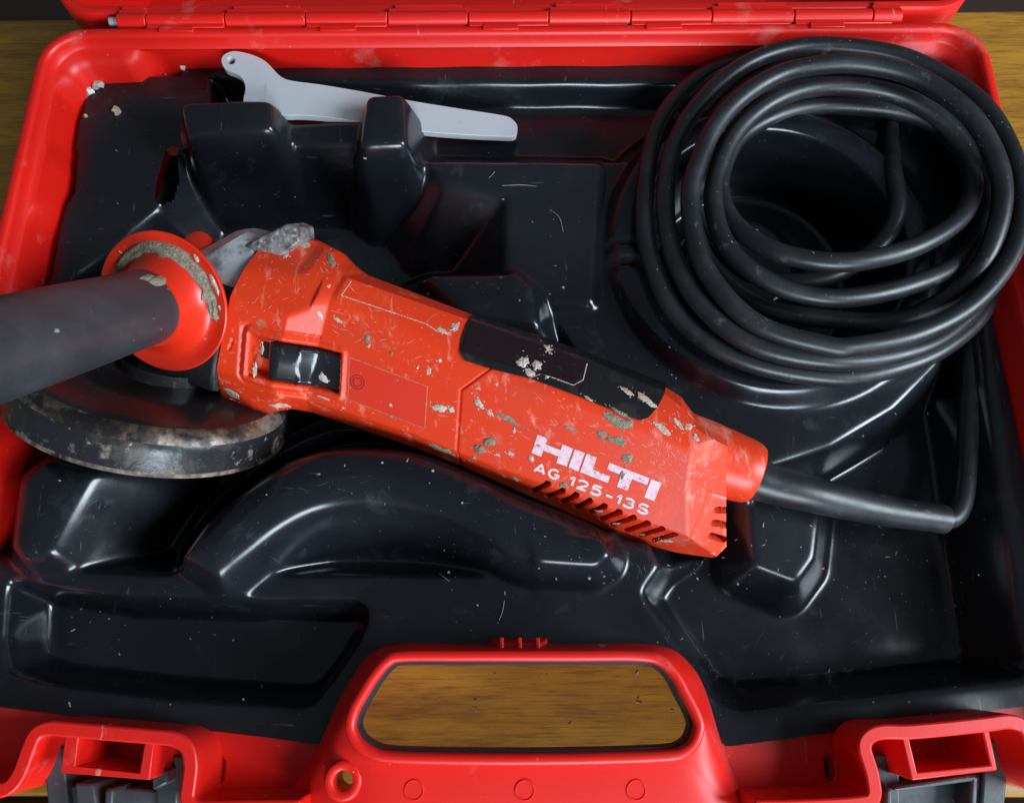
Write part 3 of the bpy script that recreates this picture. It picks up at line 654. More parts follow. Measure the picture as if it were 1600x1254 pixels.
def strip(pts, wdt, name, m, parent, lift=0.12, f=None):
    """thin raised line that follows the housing"""
    P = np.array(pts, float); Q = []
    for i in range(len(P)-1):
        k = max(2, int(np.hypot(*(P[i+1]-P[i]))/0.8))
        for t in np.linspace(0, 1, k, endpoint=False): Q.append(P[i]*(1-t)+P[i+1]*t)
    Q.append(P[-1]); Q = np.array(Q); T = np.gradient(Q, axis=0); T /= np.linalg.norm(T, axis=1)[:, None]; Nn = np.stack([-T[:, 1], T[:, 0]], 1)
    Vv = []
    for q, nn in zip(Q, Nn):
        k = wdt*(0.75+0.5*random.random())
        for s, l in ((-1, -0.15), (-0.6, lift), (0.6, lift), (1, -0.15)):
            p = q+nn*s*k/2; w = (f or W1)(p[0], p[1]); Vv.append((p[0], p[1], w+l))
    return build(name, gwa(Vv), grid_faces(len(Q), 4), m, parent, smooth=60)
strip([(148, 23.6), (152, 26.4), (168, 26.2), (171.5, 29.5), (170.5, 36)], 0.5, 'pad_seam', 'plaster', pad, 0.1, onpad)
M['panel_gloss'] = mat('panel_gloss', (0.014, 0.006, 0.008), 0.10, layers=[('noise', 120, 0.60, 0.72, (0.06, 0.04, 0.04), 0.5, 0.6, I1)])  # maroon tint paints in the red reflection on the glossy pad front
# tail: cord outlet
uc_, vc_, wc_ = 0, 7.6, -28.5
prof = [(225, 18.6), (240, 18.2), (252, 17.2), (261, 16.4), (265.5, 15.6), (268, 14.2), (269, 11.5), (268.5, 8)]
V, F = lathe(gw(0, vc_, wc_), ga, [(x/1000.0, r/1000.0) for x, r in prof], 48, e=(ga, gv, gn))
build('cord_outlet', V, F, 'tool_red', grinder, smooth=40)
# cord outlet parting line is a groove ring made of a thin dark band
# label, upper label, ring mark
def patch(corners, nu, nv, lift, name, m, parent, f=None):
    c = [np.array(p, float) for p in corners]; Vv = []
    for j in range(nv+1):
        for i in range(nu+1):
            s, t = i/nu, j/nv; p = (c[0]*(1-s)+c[1]*s)*(1-t)+(c[3]*(1-s)+c[2]*s)*t
            Vv.append((p[0], p[1], (f or W1)(p[0], p[1])+lift))
    return build(name, gwa(Vv), grid_faces(nv+1, nu+1), m, parent, smooth=60)
patch([(109.6, 36.5), (170.2, 36.5), (168.6, 27.2), (111.5, 24.0)], 40, 14, 0.28, 'pad_gloss_panel', 'panel_gloss', pad, onpad)
lab = [(58.8, 2.4), (100.8, 1.8), (105.2, -19.4), (63.2, -19.0)]
lb = patch(lab, 24, 12, 0.14, 'rating_label', 'label_red', fh); tag(lb, 'plain red label plate next to the switch')
strip(lab+[lab[0]], 0.42, 'label_edge', 'grime', fh, 0.16)
strip([(46.6, 30.3), (75, 30.2), (90, 30.0), (97, 28.5), (102.5, 29.4), (106, 32)], 0.5, 'label_edge', 'plaster', fh, 0.12)
strip([(46.6, 30.3), (47.2, 34.5), (47.6, 37.4)], 0.45, 'label_edge', 'plaster', fh, 0.12)
strip([(90, 30.2), (90.5, 33), (92.5, 35.5)], 0.35, 'label_edge', 'grime', fh, 0.12)
cu_, cv_ = gl(558, 597)
for r in (2.3, 3.6):
    A = np.linspace(0, 2*math.pi, 40); Vv = []
    for a in A:
        for rr_ in (r-0.16, r+0.16): u_, v_ = cu_+rr_*math.cos(a), cv_+rr_*math.sin(a); Vv.append((u_, v_, W1(u_, v_)+0.22))
    build('ring_mark', gwa(Vv), grid_faces(40, 2), 'ink', lb, smooth=0)

# switch slider with a scooped thumb face
nu, nv = 40, 24; Vv = []
for j in range(nv+1):
    for i in range(nu+1):
        s, t = i/nu, j/nv; e = 0.0
        p = (np.array([19.6, -1.6])*(1-s)+np.array([55.2, 1.4])*s)*(1-t)+(np.array([22.4, -21.2])*(1-s)+np.array([58.6, -17.4])*s)*t
        edge = min(s, 1-s)*36; et = min(t, 1-t)*19; rnd = 0 if min(edge, et) > 1.6 else (1.6-min(edge, et))**2*0.8
        h = 3.2-3.2*(0.42-s)-0.9*(2*t-1)**2 if s < 0.42 else 2.9-3.6*math.sin(math.pi*min(1, (s-0.42)/0.56)*0.62)+0.9*(2*t-1)**2
        Vv.append((p[0], p[1], W1(p[0], p[1])-1.0+h-rnd))
F = grid_faces(nv+1, nu+1).tolist(); n0 = len(Vv)
bd = [i for i in range(nu+1)]+[j*(nu+1)+nu for j in range(1, nv+1)]+[nv*(nu+1)+i for i in range(nu-1, -1, -1)]+[j*(nu+1) for j in range(nv-1, 0, -1)]
for b in bd: q = Vv[b]; Vv.append((q[0], q[1], W1(q[0], q[1])-7.2))
for i in range(len(bd)): j = (i+1) % len(bd); F.append([bd[i], bd[j], n0+j, n0+i])
sw = build('slide_switch', gwa(Vv), F, 'switch_black', grinder, smooth=55); tag(sw, 'black sliding switch with a glossy scooped thumb face')
V, F = prism([(12.6, -5.0), (16.8, -4.6), (18.0, -13.0), (13.8, -13.4)], 0, 0.35)
build('switch_window', gwa([(p[0], p[1], W1(p[0], p[1])-6.6+p[2]*1) for p in V]), F, 'hole_dark', fh, smooth=0)

# lettering
def letters(boxes, u0, u1, v0, v1, lift, name, m, parent):
    Vv = []; F = []
    for (a, b, c, d) in boxes:
        nu_ = max(1, int((b-a)*(u1-u0)/1.5)); o = len(Vv)
        for y in (c, d):
            for i in range(nu_+1):
                s = a+(b-a)*i/nu_; u = u0+(u1-u0)*s; v = v0+(v1-v0)*y-1.6*s
                Vv.append((u, v, W1(u, v)+lift))
        for i in range(nu_): F.append([o+i, o+i+1, o+nu_+1+i+1, o+nu_+1+i])
    return build(name, gwa(Vv), F, m, parent, smooth=0)
glyph = {'letter_h': [(0, .080, 0, 1), (.080, .205, .34, .68), (.205, .29, 0, 1)], 'letter_i': [(.305, .385, 0, 1)], 'letter_l': [(.40, .482, 0, 1), (.482, .625, 0, .36)],
         'letter_t': [(.585, .905, .64, 1), (.70, .785, 0, .64)], 'letter_i_': [(.92, 1.0, 0, 1)]}
for k, bx in glyph.items(): letters(bx, 159.7, 223.0, -12.0, -2.0, 0.16, k.rstrip('_'), 'letter_pink', rh)
def arc(cx, cy, rx, ry, a0, a1, n=12): return [(cx+rx*math.cos(math.radians(a)), cy+ry*math.sin(math.radians(a))) for a in np.linspace(a0, a1, n)]
GL = {'A': [[(0.0, 0), (0.5, 1), (1.0, 0)], [(0.2, 0.27), (0.8, 0.27)]],
      'G': [arc(0.5, 0.5, 0.5, 0.5, 48, 330, 20)+[(0.98, 0.46), (0.55, 0.46)]],
      '1': [[(0.05, 0.72), (0.42, 1.0), (0.42, 0)]],
      '2': [arc(0.5, 0.70, 0.46, 0.30, 165, -25, 14)+[(0.55, 0.30), (0.06, 0.0), (0.98, 0.0)]],
      '5': [[(0.92, 1.0), (0.18, 1.0), (0.10, 0.52)]+arc(0.48, 0.33, 0.46, 0.33, 130, -155, 18)],
      '-': [[(0.1, 0.42), (0.75, 0.42)]],
      '3': [arc(0.46, 0.75, 0.40, 0.25, 160, -70, 12)+[(0.4, 0.53)]+arc(0.46, 0.28, 0.47, 0.28, 70, -160, 14)],
      'S': [arc(0.5, 0.75, 0.42, 0.25, 25, 250, 14)+arc(0.5, 0.26, 0.46, 0.26, 80, -165, 16)]}
def stroke(P, hw):
    P = np.array(P, float); T = np.gradient(P, axis=0); T /= np.linalg.norm(T, axis=1)[:, None]; Nn = np.stack([-T[:, 1], T[:, 0]], 1)
    return np.vstack([P+Nn*hw, P-Nn*hw]), [[k, k+1, len(P)+k+1, len(P)+k] for k in range(len(P)-1)]
xx = 163.8; CW, CH = 5.0, 4.5
for ch in 'AG 125-13S':
    if ch == ' ': xx += 3.2; continue
    Vv = []; F = []
    for pl in GL[ch]:
        dense = []
        for a_, b_ in zip(pl[:-1], pl[1:]): dense += [(a_[0]*(1-t)+b_[0]*t, a_[1]*(1-t)+b_[1]*t) for t in (0, 0.12, 0.5, 0.88)]
        dense.append(pl[-1])
        q, f_ = stroke([(xx+p[0]*CW, -20.4+p[1]*CH-0.02*(xx-163)) for p in dense], 0.60); o_ = len(Vv); Vv += [(p[0], p[1], W1(p[0], p[1])+0.18) for p in q]; F += [[k+o_ for k in f] for f in f_]
    build('model_lettering', gwa(Vv), F, 'letter_plain', rh, smooth=0)
    xx += {'1': 4.3, '-': 5.4}.get(ch, 7.2)

# gear head
def oct_ring(u0, u1, w0, w1, c, v): return [(u0+c, v, w1), (u1-c*0.3, v, w1), (u1, v, w1-c*0.3), (u1, v, w0+c), (u1-c, v, w0), (u0+c, v, w0), (u0, v, w0+c), (u0, v, w1-c)]
def loft(rings, name, m, parent, smooth=30):
    n = len(rings[0]); Vv = [p for r in rings for p in r]; F = grid_faces(len(rings), n, wrap_c=True).tolist()+[list(range(n))[::-1], list(range((len(rings)-1)*n, len(rings)*n))]
    return bevel(build(name, gwa(Vv), F, m, parent, smooth=smooth), 0.0011, 2)
gc = loft([oct_ring(-64, -5.5, -46, 1.5, 12, -41), oct_ring(-68, -5.5, -48, 2.5, 13, -30), oct_ring(-68, -5.5, -48, 1.5, 14, 4), oct_ring(-64, -5.5, -47, -0.5, 14, 15.5)], 'gear_case', 'gear_black', grinder)
gt = loft([oct_ring(-52, -5.5, -47, -0.7, 10, 15.6), oct_ring(-42, -5.5, -46, -2.6, 9, 20), oct_ring(-31, -5.5, -44, -9, 7, 31), oct_ring(-24, -6.0, -40, -15, 6, 39), oct_ring(-20, -7.5, -38, -18, 4, 41.5)], 'gear_cover', 'alloy', grinder, 0)
tag(gt, 'bare scratched alloy top of the gear head')
p0 = gl(430, 368, -16); p1 = gl(466, 358, -12)
hk = [(p0[0]-14, p0[1]-10), (p0[0]-6, p0[1]-2), (p1[0]-6, p1[1]+1), (p1[0], p1[1]+0.5), (p1[0]+2.0, p1[1]-6), (p1[0]-6, p1[1]-16), (p0[0]-12, p0[1]-18)]
n = len(hk); Vv = [(a, b, -12+(1.5 if 1 < i < 4 else 0)) for i, (a, b) in enumerate(hk)]+[(a, b, -30) for a, b in hk]
bevel(build('gear_lug', gwa(Vv), [list(range(n)), list(range(n, 2*n))[::-1]]+[[i, (i+1) % n, n+(i+1) % n, n+i] for i in range(n)], 'alloy_dirty', gt, smooth=30), 0.001)
# button of the spindle lock
pb = gl(300, 396, -8)
V, F = lathe(gw(pb[0]-4, pb[1]-5, -30), gn+0.6*gv, [(0, 0.0085), (0.012, 0.0085), (0.0148, 0.0078), (0.016, 0.006), (0.016, 0)], 36)
tag(build('lock_button', V, F, 'flange_red', gc, smooth=40), 'round red button beside the handle flange')
# spindle collar and guard
gcen = (-42, -4)
V, F = lathe(gw(gcen[0], 0, gcen[1]-8), -gv, [(0.038, 0.024), (0.0445, 0.024), (0.0445, 0.016)], 48); build('spindle_collar', V, F, 'gear_black', gc, smooth=30)
arc0, arc1 = math.radians(-28), math.radians(205)
gprof = [(43.8, 18), (44.2, 40), (45.0, 57), (46.0, 62), (48.4, 66), (52.0, 68.2), (56.0, 68.9), (66.5, 69.3), (68.3, 69.9), (68.9, 69.2)]
V, F = lathe(gw(gcen[0], 0, gcen[1]), -gv, [(a/1000, b/1000) for a, b in gprof], 120, arc0, arc1, e=(-gv, ga, gn))
nper = 120; mi = []
for i in range(len(gprof)-1): mi += [1 if i in (3, 4, 7, 8) else (2 if i < 3 else 0)]*(nper-1)
gd = build('wheel_guard', V, F, None, grinder, smooth=50, mats=['guard_steel', 'guard_edge', 'guard_plate'], midx=mi)
so = gd.modifiers.new('thick', 'SOLIDIFY'); so.thickness = 0.0016; so.offset = -1
tag(gd, 'black steel wheel guard with rusty worn edge')
# guard clamp lever plate
pl = [gl(205, 577, -10), gl(290, 603, -10), gl(298, 615, -10), gl(250, 612, -10), gl(200, 588, -10)]

# side handle
FB = gw(-36.4, 0.4, 12.0); TIP = at(-50, 560, 0.190); ha = (TIP-FB)/np.linalg.norm(TIP-FB)
fe = frame_of(ha)
hprof = [(-14, 11), (-5, 12), (-4.4, 20), (-3.2, 30), (-1.6, 34.4), (-0.4, 35.0), (0.5, 35.0), (0.9, 34.5), (0.7, 33.6), (-0.9, 30), (-1.6, 27), (-0.6, 24.5), (3.5, 21.6), (9, 19.8), (14, 19.0), (14.2, 16.5)]
V, F = lathe(FB, ha, [(a/1000, b/1000) for a, b in hprof], 96, e=fe)
sh = build('side_handle', V, F, 'flange_red', grinder, smooth=45); tag(sh, 'red dished flange of the side handle')
gp = [(13.2, 15), (13.2, 17.6), (14.2, 18.2), (30, 18.3), (60, 18.9), (90, 19.3), (125, 19.2), (137, 17.5), (142, 13), (143.5, 6), (143.6, 0.2)]
gpp = catmull([(a, b, 0) for a, b in gp], 4)
V, F = lathe(FB, ha, [(a/1000, max(b, 0.1)/1000) for a, b, _ in gpp], 72, e=fe)
rel = V-FB; axl = rel@ha; rad_ = rel-np.outer(axl, ha); an_ = np.arctan2(rad_@fe[2], rad_@fe[1]); V = FB+np.outer(axl, ha)+rad_*(1+0.022*np.cos(4*an_+0.6))[:, None]
tag(build('handle_grip', V, F, 'grip_black', sh, smooth=50), 'smooth black rubber handle grip')
# cement on the flange: an arc of dried mortar
def flange_pt(r, a, lift):
    x = ip(r, [19.8, 21.6, 24.5, 27, 30, 33.6, 35.0], [9, 3.5, -0.6, -1.6, -0.9, 0.7, 0.5])
    return FB+ha*(x+lift)/1000+r/1000*(math.cos(a)*fe[1]+math.sin(a)*fe[2])
def flange_angle(px, py):
    d = ray(px, py); t = ((FB-CAM)@ha)/(d@ha); q = CAM+d*t-FB; return math.atan2(q@fe[2], q@fe[1]), np.linalg.norm(q)*1000
def flange_mud(pxs, widths, m, hgt, name='dried_mortar', seed=0, radii=None):
    ar = [flange_angle(*p) for p in pxs]; an = np.unwrap([a for a, _ in ar]); ra = radii if radii else [r for _, r in ar]
    k = max(9, int(len(pxs)*4)); tq = np.linspace(0, len(an)-1, k); A = np.interp(tq, range(len(an)), an); Rr = np.interp(tq, range(len(an)), ra); Wd = np.interp(tq, range(len(an)), widths)
    Vv = []
    for i in range(k):
        tap = min(1, (min(i, k-1-i)+0.15)/2.2)
        for j, s in enumerate(np.linspace(-1, 1, 11)):
            jit = noise.noise(Vector((i*0.55, seed+2*np.sign(s), 3)))*(1.6 if hgt > 1 else 0.7)
            r = min(max(Rr[i]+s*Wd[i]*(0.25+0.75*tap)+jit*abs(s), 20.4), 34.6)
            l = (1-s**4)*hgt*tap*(0.75+0.9*abs(noise.noise(Vector((i*0.5, j*0.9, seed)))))-0.3*s**4+0.15
            Vv.append(flange_pt(r, A[i], l))
    return build(name, Vv, grid_faces(k, 11), m, sh, smooth=60)
flange_mud([(178, 424), (205, 412), (235, 412), (262, 425), (285, 440), (300, 465), (312, 485), (328, 500)], [1.8, 2.6, 3.1, 3.4, 3.0, 2.8, 2.4, 1.8], 'cement', 2.0, seed=3, radii=[28, 27.5, 27, 26.5, 26, 26, 27, 29])
flange_mud([(327, 428), (332, 440), (338, 452), (342, 462)], [1.3, 1.8, 1.5, 0.8], 'plaster', 0.7, 'paint_chip', 5)
flange_mud([(302, 398), (306, 404), (309, 410)], [0.8, 1.6, 1.2], 'plaster', 0.7, 'paint_chip', 6)
flange_mud([(186, 392), (191, 397), (195, 403)], [0.7, 1.0, 0.6], 'plaster', 0.6, 'paint_chip', 8)
flange_mud([(341, 476), (342, 481), (343, 485)], [0.7, 0.9, 0.6], 'plaster', 0.6, 'paint_chip', 9)
# mortar smear on the grip
def grip_mud(px, py, ru, ra_, seed, m='cement', hgt=0.5):
    # nearest grip point along the view ray
    best = None
    for t in np.linspace(0.15, 0.6, 1400):
        d = ray(px, py); q = CAM+d*t-FB; x = (q@ha)*1000; rad = np.linalg.norm(q-ha*(q@ha))*1000
        if 13 < x < 125 and rad < 18.9: best = (x, math.atan2(q@fe[2], q@fe[1])); break
    if best is None: return
    x0_, a0_ = best; Vv = [FB+ha*x0_/1000+(ip(x0_, [14, 30, 60, 90, 112], [18.2, 18.3, 18.9, 19.3, 19.2])+hgt)/1000*(math.cos(a0_)*fe[1]+math.sin(a0_)*fe[2])]; k = 22; F = []
    for ring in (0.6, 1.0):
        for i in range(k):
            b = 2*math.pi*i/k; f = ring*(1+0.45*noise.noise(Vector((math.cos(b)*1.5, math.sin(b)*1.5, seed))))
            x = x0_+ru*f*math.cos(b); a = a0_+ra_/18.5*f*math.sin(b); r = ip(x, [14, 30, 60, 90, 112], [18.2, 18.3, 18.9, 19.3, 19.2])+(hgt if ring < 1 else -0.1)
            Vv.append(FB+ha*x/1000+r/1000*(math.cos(a)*fe[1]+math.sin(a)*fe[2]))
    F = [[0, 1+i, 1+(i+1) % k] for i in range(k)]+[[1+i, 1+k+i, 1+k+(i+1) % k, 1+(i+1) % k] for i in range(k)]
    build('dried_mortar' if m == 'cement' else 'paint_chip', Vv, F, m, sh, smooth=60)
grip_mud(248, 437, 7, 3.0, 1, 'cement', 1.1); grip_mud(232, 432, 5, 2.2, 2, 'cement', 0.8)
grip_mud(122, 555, 4.5, 1.6, 3, 'dust', 0.15); grip_mud(88, 517, 1.2, 0.9, 4, 'dust', 0.15); grip_mud(258, 500, 1.3, 0.6, 5, 'dust', 0.15); grip_mud(183, 540, 1.0, 0.6, 6, 'dust', 0.15)

# dried mortar on the housing
def splat(px, py, ru, rv, rot, seed, m='cement', hgt=0.7, w=0.0, par=None, f=None):
    ru, rv = ru*0.85, rv*0.85; u0, v0 = gl(px, py, w); u0, v0 = gl(px, py, (f or W1)(u0, v0)); k = 26; cr, sr = math.cos(rot), math.sin(rot)
    Vv = [(u0, v0, (f or W1)(u0, v0)+hgt*1.1)]
    for ring, hh_ in ((0.33, 1.0), (0.66, 0.85), (0.9, 0.5), (1.0, -0.12)):
        for i in range(k):
            b = 2*math.pi*i/k; f_ = ring*(1+0.5*noise.noise(Vector((math.cos(b)*1.7+seed, math.sin(b)*1.7, seed*1.7)))+0.25*noise.noise(Vector((math.cos(b)*5, math.sin(b)*5, seed))))
            a, c = ru*f_*math.cos(b), rv*f_*math.sin(b); u, v = u0+a*cr-c*sr, v0+a*sr+c*cr
            Vv.append((u, v, (f or W1)(u, v)+hgt*hh_*(0.6+0.8*abs(noise.noise(Vector((u*0.7, v*0.7, seed))))) if hh_ > 0 else (f or W1)(u, v)+hh_))
    F = [[0, 1+i, 1+(i+1) % k] for i in range(k)]
    for r in range(3): F += [[1+r*k+i, 1+(r+1)*k+i, 1+(r+1)*k+(i+1) % k, 1+r*k+(i+1) % k] for i in range(k)]
    for q in range(3+int(ru*1.6)):      # crumbs left round the patch
        b = random.uniform(0, 6.28); f_ = random.uniform(0.85, 1.9); a, c = ru*f_*math.cos(b), rv*f_*math.sin(b); uq, vq = u0+a*cr-c*sr, v0+a*sr+c*cr
        rq = random.uniform(0.15, 0.55)*min(1.0, 0.4+rv*0.3); o_ = len(Vv); m_ = 6
        Vv.append((uq, vq, (f or W1)(uq, vq)+0.25))
        for i in range(m_):
            b = 6.283*i/m_; g_ = rq*random.uniform(0.6, 1.4); Vv.append((uq+g_*math.cos(b), vq+g_*math.sin(b), (f or W1)(uq, vq)+random.uniform(0.02, 0.1)))
        F += [[o_, o_+1+i, o_+1+(i+1) % m_] for i in range(m_)]
    build('dried_mortar' if m == 'cement' else 'paint_chip', gwa(Vv), F, m, par or rh, smooth=60)
C_, PL_ = 'cement', 'plaster'
for a in [(765, 690, 4.2, 2.6, 0.5, 1, C_, 0.9), (751, 702, 4.0, 2.6, 0, 2, C_, 1.0), (748, 630, 4.0, 1.8, -0.5, 3, PL_, 0.6), (765, 645, 3.0, 1.3, -0.4, 4, PL_, 0.5), (795, 655, 7.0, 1.5, -0.15, 5, C_, 0.25),
          (960, 655, 7.5, 2.6, -0.2, 6, C_, 0.4), (975, 662, 5.5, 2.8, 0.3, 7, C_, 0.5), (940, 678, 3.2, 2.6, 0, 8, C_, 0.4), (965, 688, 6.0, 2.6, 0.1, 9, C_, 0.5), (980, 715, 3.4, 2.8, 0.5, 10, C_, 0.4),
          (972, 742, 2.2, 3.0, 0, 11, C_, 0.3), (892, 670, 4.2, 1.0, -0.1, 12, C_, 0.2), (803, 672, 0.9, 1.6, 0.2, 13, PL_, 0.4), (776, 600, 1.0, 1.0, 0, 14, PL_, 0.3), (747, 606, 1.6, 0.9, 0.2, 15, PL_, 0.3),
          (797, 708, 1.9, 1.3, 0, 16, PL_, 0.4), (777, 710, 1.3, 1.0, 0, 17, PL_, 0.4), (830, 716, 1.9, 1.3, -0.6, 18, PL_, 0.5), (805, 750, 2.6, 1.8, 0, 19, C_, 0.6), (1034, 668, 6.5, 1.5, -0.35, 20, PL_, 0.25),
          (1060, 660, 4.0, 1.0, -0.5, 21, PL_, 0.25), (1087, 682, 2.2, 1.2, -0.4, 22, PL_, 0.4), (1075, 664, 2.4, 1.5, 0.2, 23, PL_, 0.3), (1040, 850, 4.5, 1.6, 0.6, 24, PL_, 0.5), (885, 760, 1.2, 1.0, 0, 25, C_, 0.4),
          (880, 757, 2.4, 1.6, 0.5, 26, C_, 0.5), (936, 800, 2.5, 1.0, 0.7, 27, PL_, 0.5), (962, 822, 2.5, 1.1, 0.7, 28, PL_, 0.5), (1002, 840, 2.2, 1.0, 0.7, 29, C_, 0.5), (740, 715, 2.0, 1.2, 0.2, 41, C_, 0.4)]: splat(*a)
for a in [(686, 637, 5.0, 2.0, 0.25, 30, PL_, 0.7), (705, 640, 2.2, 1.6, 0, 31, PL_, 0.6), (574, 528, 1.6, 2.4, 0.2, 32, C_, 0.5), (576, 540, 0.9, 1.3, 0, 33, PL_, 0.4), (612, 551, 1.1, 0.9, 0, 34, C_, 0.4), (500, 492, 2.6, 1.2, -0.7, 35, PL_, 0.4),
          (528, 500, 3.2, 1.0, -0.2, 36, PL_, 0.3), (652, 574, 0.9, 1.0, 0, 37, PL_, 0.4), (670, 580, 1.4, 2.2, 0, 38, PL_, 0.2), (687, 563, 1.3, 1.1, 0.6, 39, PL_, 0.3), (435, 634, 5.5, 2.4, 0.25, 40, PL_, 1.0), (688, 703, 10, 2.8, -0.05, 42, C_, 0.9),
          (610, 632, 1.2, 1.0, 0, 43, PL_, 0.4), (536, 637, 0.9, 0.6, 0, 44, PL_, 0.3), (362, 615, 5.5, 3.2, -0.2, 45, PL_, 0.2), (453, 398, 1.6, 1.4, 0.3, 46, PL_, 0.3), (620, 594, 1.0, 0.8, 0, 47, C_, 0.3), (504, 620, 5.5, 0.9, -0.1, 48, PL_, 0.3),
          (610, 650, 2.2, 0.8, -0.2, 49, C_, 0.4), (525, 405, 5.0, 1.6, -0.6, 50, C_, 0.6), (478, 380, 4.2, 1.4, -0.3, 51, PL_, 0.4), (410, 545, 0.9, 3.5, 0.15, 52, PL_, 0.25), (398, 578, 1.2, 5, 0.1, 53, PL_, 0.3), (715, 508, 2.6, 2.0, 0.6, 54, PL_, 0.5), (693, 515, 4.0, 1.0, -0.2, 55, PL_, 0.3)]: splat(*a, par=fh)
for a in [(818, 563, 3.6, 2.6, 0.2, 60, PL_, 1.1), (840, 569, 3.2, 2.6, 0, 61, PL_, 1.2), (828, 580, 3.4, 1.6, -0.3, 62, PL_, 0.6), (860, 543, 3.8, 1.7, -0.3, 63, PL_, 0.4), (856, 587, 1.2, 1.0, 0, 64, PL_, 0.4), (1010, 622, 6.5, 1.4, -0.25, 65, PL_, 0.25), (980, 608, 4.5, 1.0, -0.2, 66, PL_, 0.2), (970, 645, 6, 1.0, -0.2, 67, C_, 0.3), (920, 622, 3, 0.7, -0.2, 68, PL_, 0.2)]: splat(*a, par=pad, f=onpad)
def onsw(u, v): return W1(u, v)-0.9+(0.0 if u > 38 else 2.4)
splat(503, 590, 3.6, 2.2, -0.3, 70, PL_, 0.5, par=sw, f=onsw); splat(494, 585, 1.6, 1.4, 0.3, 71, PL_, 0.4, par=sw, f=onsw)

# fine scratches and rubbed edges
def scratch_set(name, spots, m, parent, conv, zf, off):
    Vv = []; F = []
    for (px, py, sp, n, ang, lmax, wd) in spots:
        for _ in range(n):
            cx, cy = px+random.gauss(0, sp), py+random.gauss(0, sp*0.6); a = ang+random.gauss(0, 0.5); l = random.uniform(0.15, 1)**2*lmax; k = 5; o = len(Vv)
            bend = random.gauss(0, 0.25); c0 = conv(cx, cy)
            if c0 is None: continue
            for i in range(k):
                t = i/(k-1)-0.5; u = c0[0]+l*t*math.cos(a+bend*t); v = c0[1]+l*t*math.sin(a+bend*t); w_ = wd*(1-abs(2*t)**3)*random.uniform(0.5, 1.1)+wd*0.1
                nx, ny = -math.sin(a), math.cos(a)
                for q in (-1, 1): x, y = u+nx*w_*q/2, v+ny*w_*q/2; Vv.append((x, y, zf(x, y)+off))
            F += [[o+2*i, o+2*i+1, o+2*i+3, o+2*i+2] for i in range(k-1)]
    return Vv, F
M['scratch'] = mat('scratch', (0.66, 0.40, 0.34), 0.7, layers=[('noise', 500, 0.45, 0.6, (0.62, 0.16, 0.10), 0.6, 0.8, I1)])
M['scuff'] = mat('scuff', (0.060, 0.064, 0.070), 0.5, layers=[('noise', 300, 0.45, 0.62, (0.03, 0.032, 0.035), 0.4, 0.9, I1)])
def hconv(px, py):
    u, v = gl(px, py, -2); w_ = W1(u, v); u, v = gl(px, py, w_)
    return (u, v) if -3 < u < 255 and vB(u)+2 < v < vT(u)-2 and not (105 < u < 214 and v > 19) else None
spots = [(1040, 720, 40, 90, -0.6, 5, 0.16), (1100, 740, 18, 30, 0.6, 6, 0.14), (430, 470, 45, 60, 0.9, 5, 0.16), (470, 420, 30, 30, -0.5, 4, 0.18), (560, 500, 40, 26, -0.3, 7, 0.16), (640, 580, 50, 30, 0.3, 5, 0.15), (880, 680, 60, 50, -0.2, 6, 0.16), (760, 680, 40, 30, 0.5, 5, 0.18), (400, 600, 30, 26, 0.1, 4, 0.18), (960, 770, 50, 24, 0.2, 4, 0.14), (1060, 650, 22, 30, -0.4, 5, 0.16)]
Vv, F = scratch_set('scratches', spots, 'scratch', grinder, hconv, W1, 0.06)
tag(build('scratches', gwa(Vv), F, 'scratch', grinder, smooth=0), None, None, None, 'stuff')
def tconv(px, py):
    p = at(px, py, 0.05)
    for _ in range(5): p = at(px, py, tray_zs(p[0], p[1]))
    return p[:2] if sdist(TO, np.array([p[:2]]))[0] > 0.004 and -0.262 < p[0] < 0.262 else None
def tray_zs(x, y):
    fx = (x-GX[0])/0.001; fy = (y-GY[0])/0.001; j = min(max(int(fx), 0), HG.shape[1]-2); i = min(max(int(fy), 0), HG.shape[0]-2); a, b = fx-j, fy-i
    return HG[i, j]*(1-a)*(1-b)+HG[i, j+1]*a*(1-b)+HG[i+1, j]*(1-a)*b+HG[i+1, j+1]*a*b
spots = [(560, 725, 70, 60, 0.1, 0.010, 0.00030), (760, 770, 50, 50, -0.5, 0.009, 0.00030), (900, 840, 30, 30, -0.4, 0.006, 0.00028), (990, 890, 12, 30, -1.1, 0.012, 0.0004), (1060, 1000, 30, 24, -1.0, 0.012, 0.0003), (1105, 1040, 20, 20, -1.0, 0.010, 0.0004), (60, 960, 14, 22, 0.3, 0.005, 0.0003), (240, 960, 60, 12, 0.2, 0.006, 0.0003), (350, 200, 50, 14, 0.0, 0.005, 0.00025), (600, 215, 20, 14, 0.8, 0.006, 0.0003), (700, 440, 40, 24, 0.8, 0.005, 0.00025), (860, 360, 50, 14, 0.1, 0.008, 0.0002), (1080, 560, 80, 20, -0.5, 0.01, 0.0003), (400, 830, 60, 24, 0.8, 0.010, 0.00025), (1300, 1020, 120, 24, 0.1, 0.012, 0.00025), (100, 800, 50, 14, 0.9, 0.008, 0.0003), (200, 1080, 120, 16, 0.0, 0.010, 0.00025), (1210, 800, 14, 16, -0.7, 0.008, 0.0005)]
spots = [(a, b, c, int(d*0.5)+2, e, f*0.7, g*0.6) for (a, b, c, d, e, f, g) in spots]
Vv, F = scratch_set('scuffs', spots, 'scuff', tray, tconv, tray_zs, 0.00012)
tag(build('scuffs', Vv, F, 'scuff', tray, smooth=0), None, None, None, 'stuff')

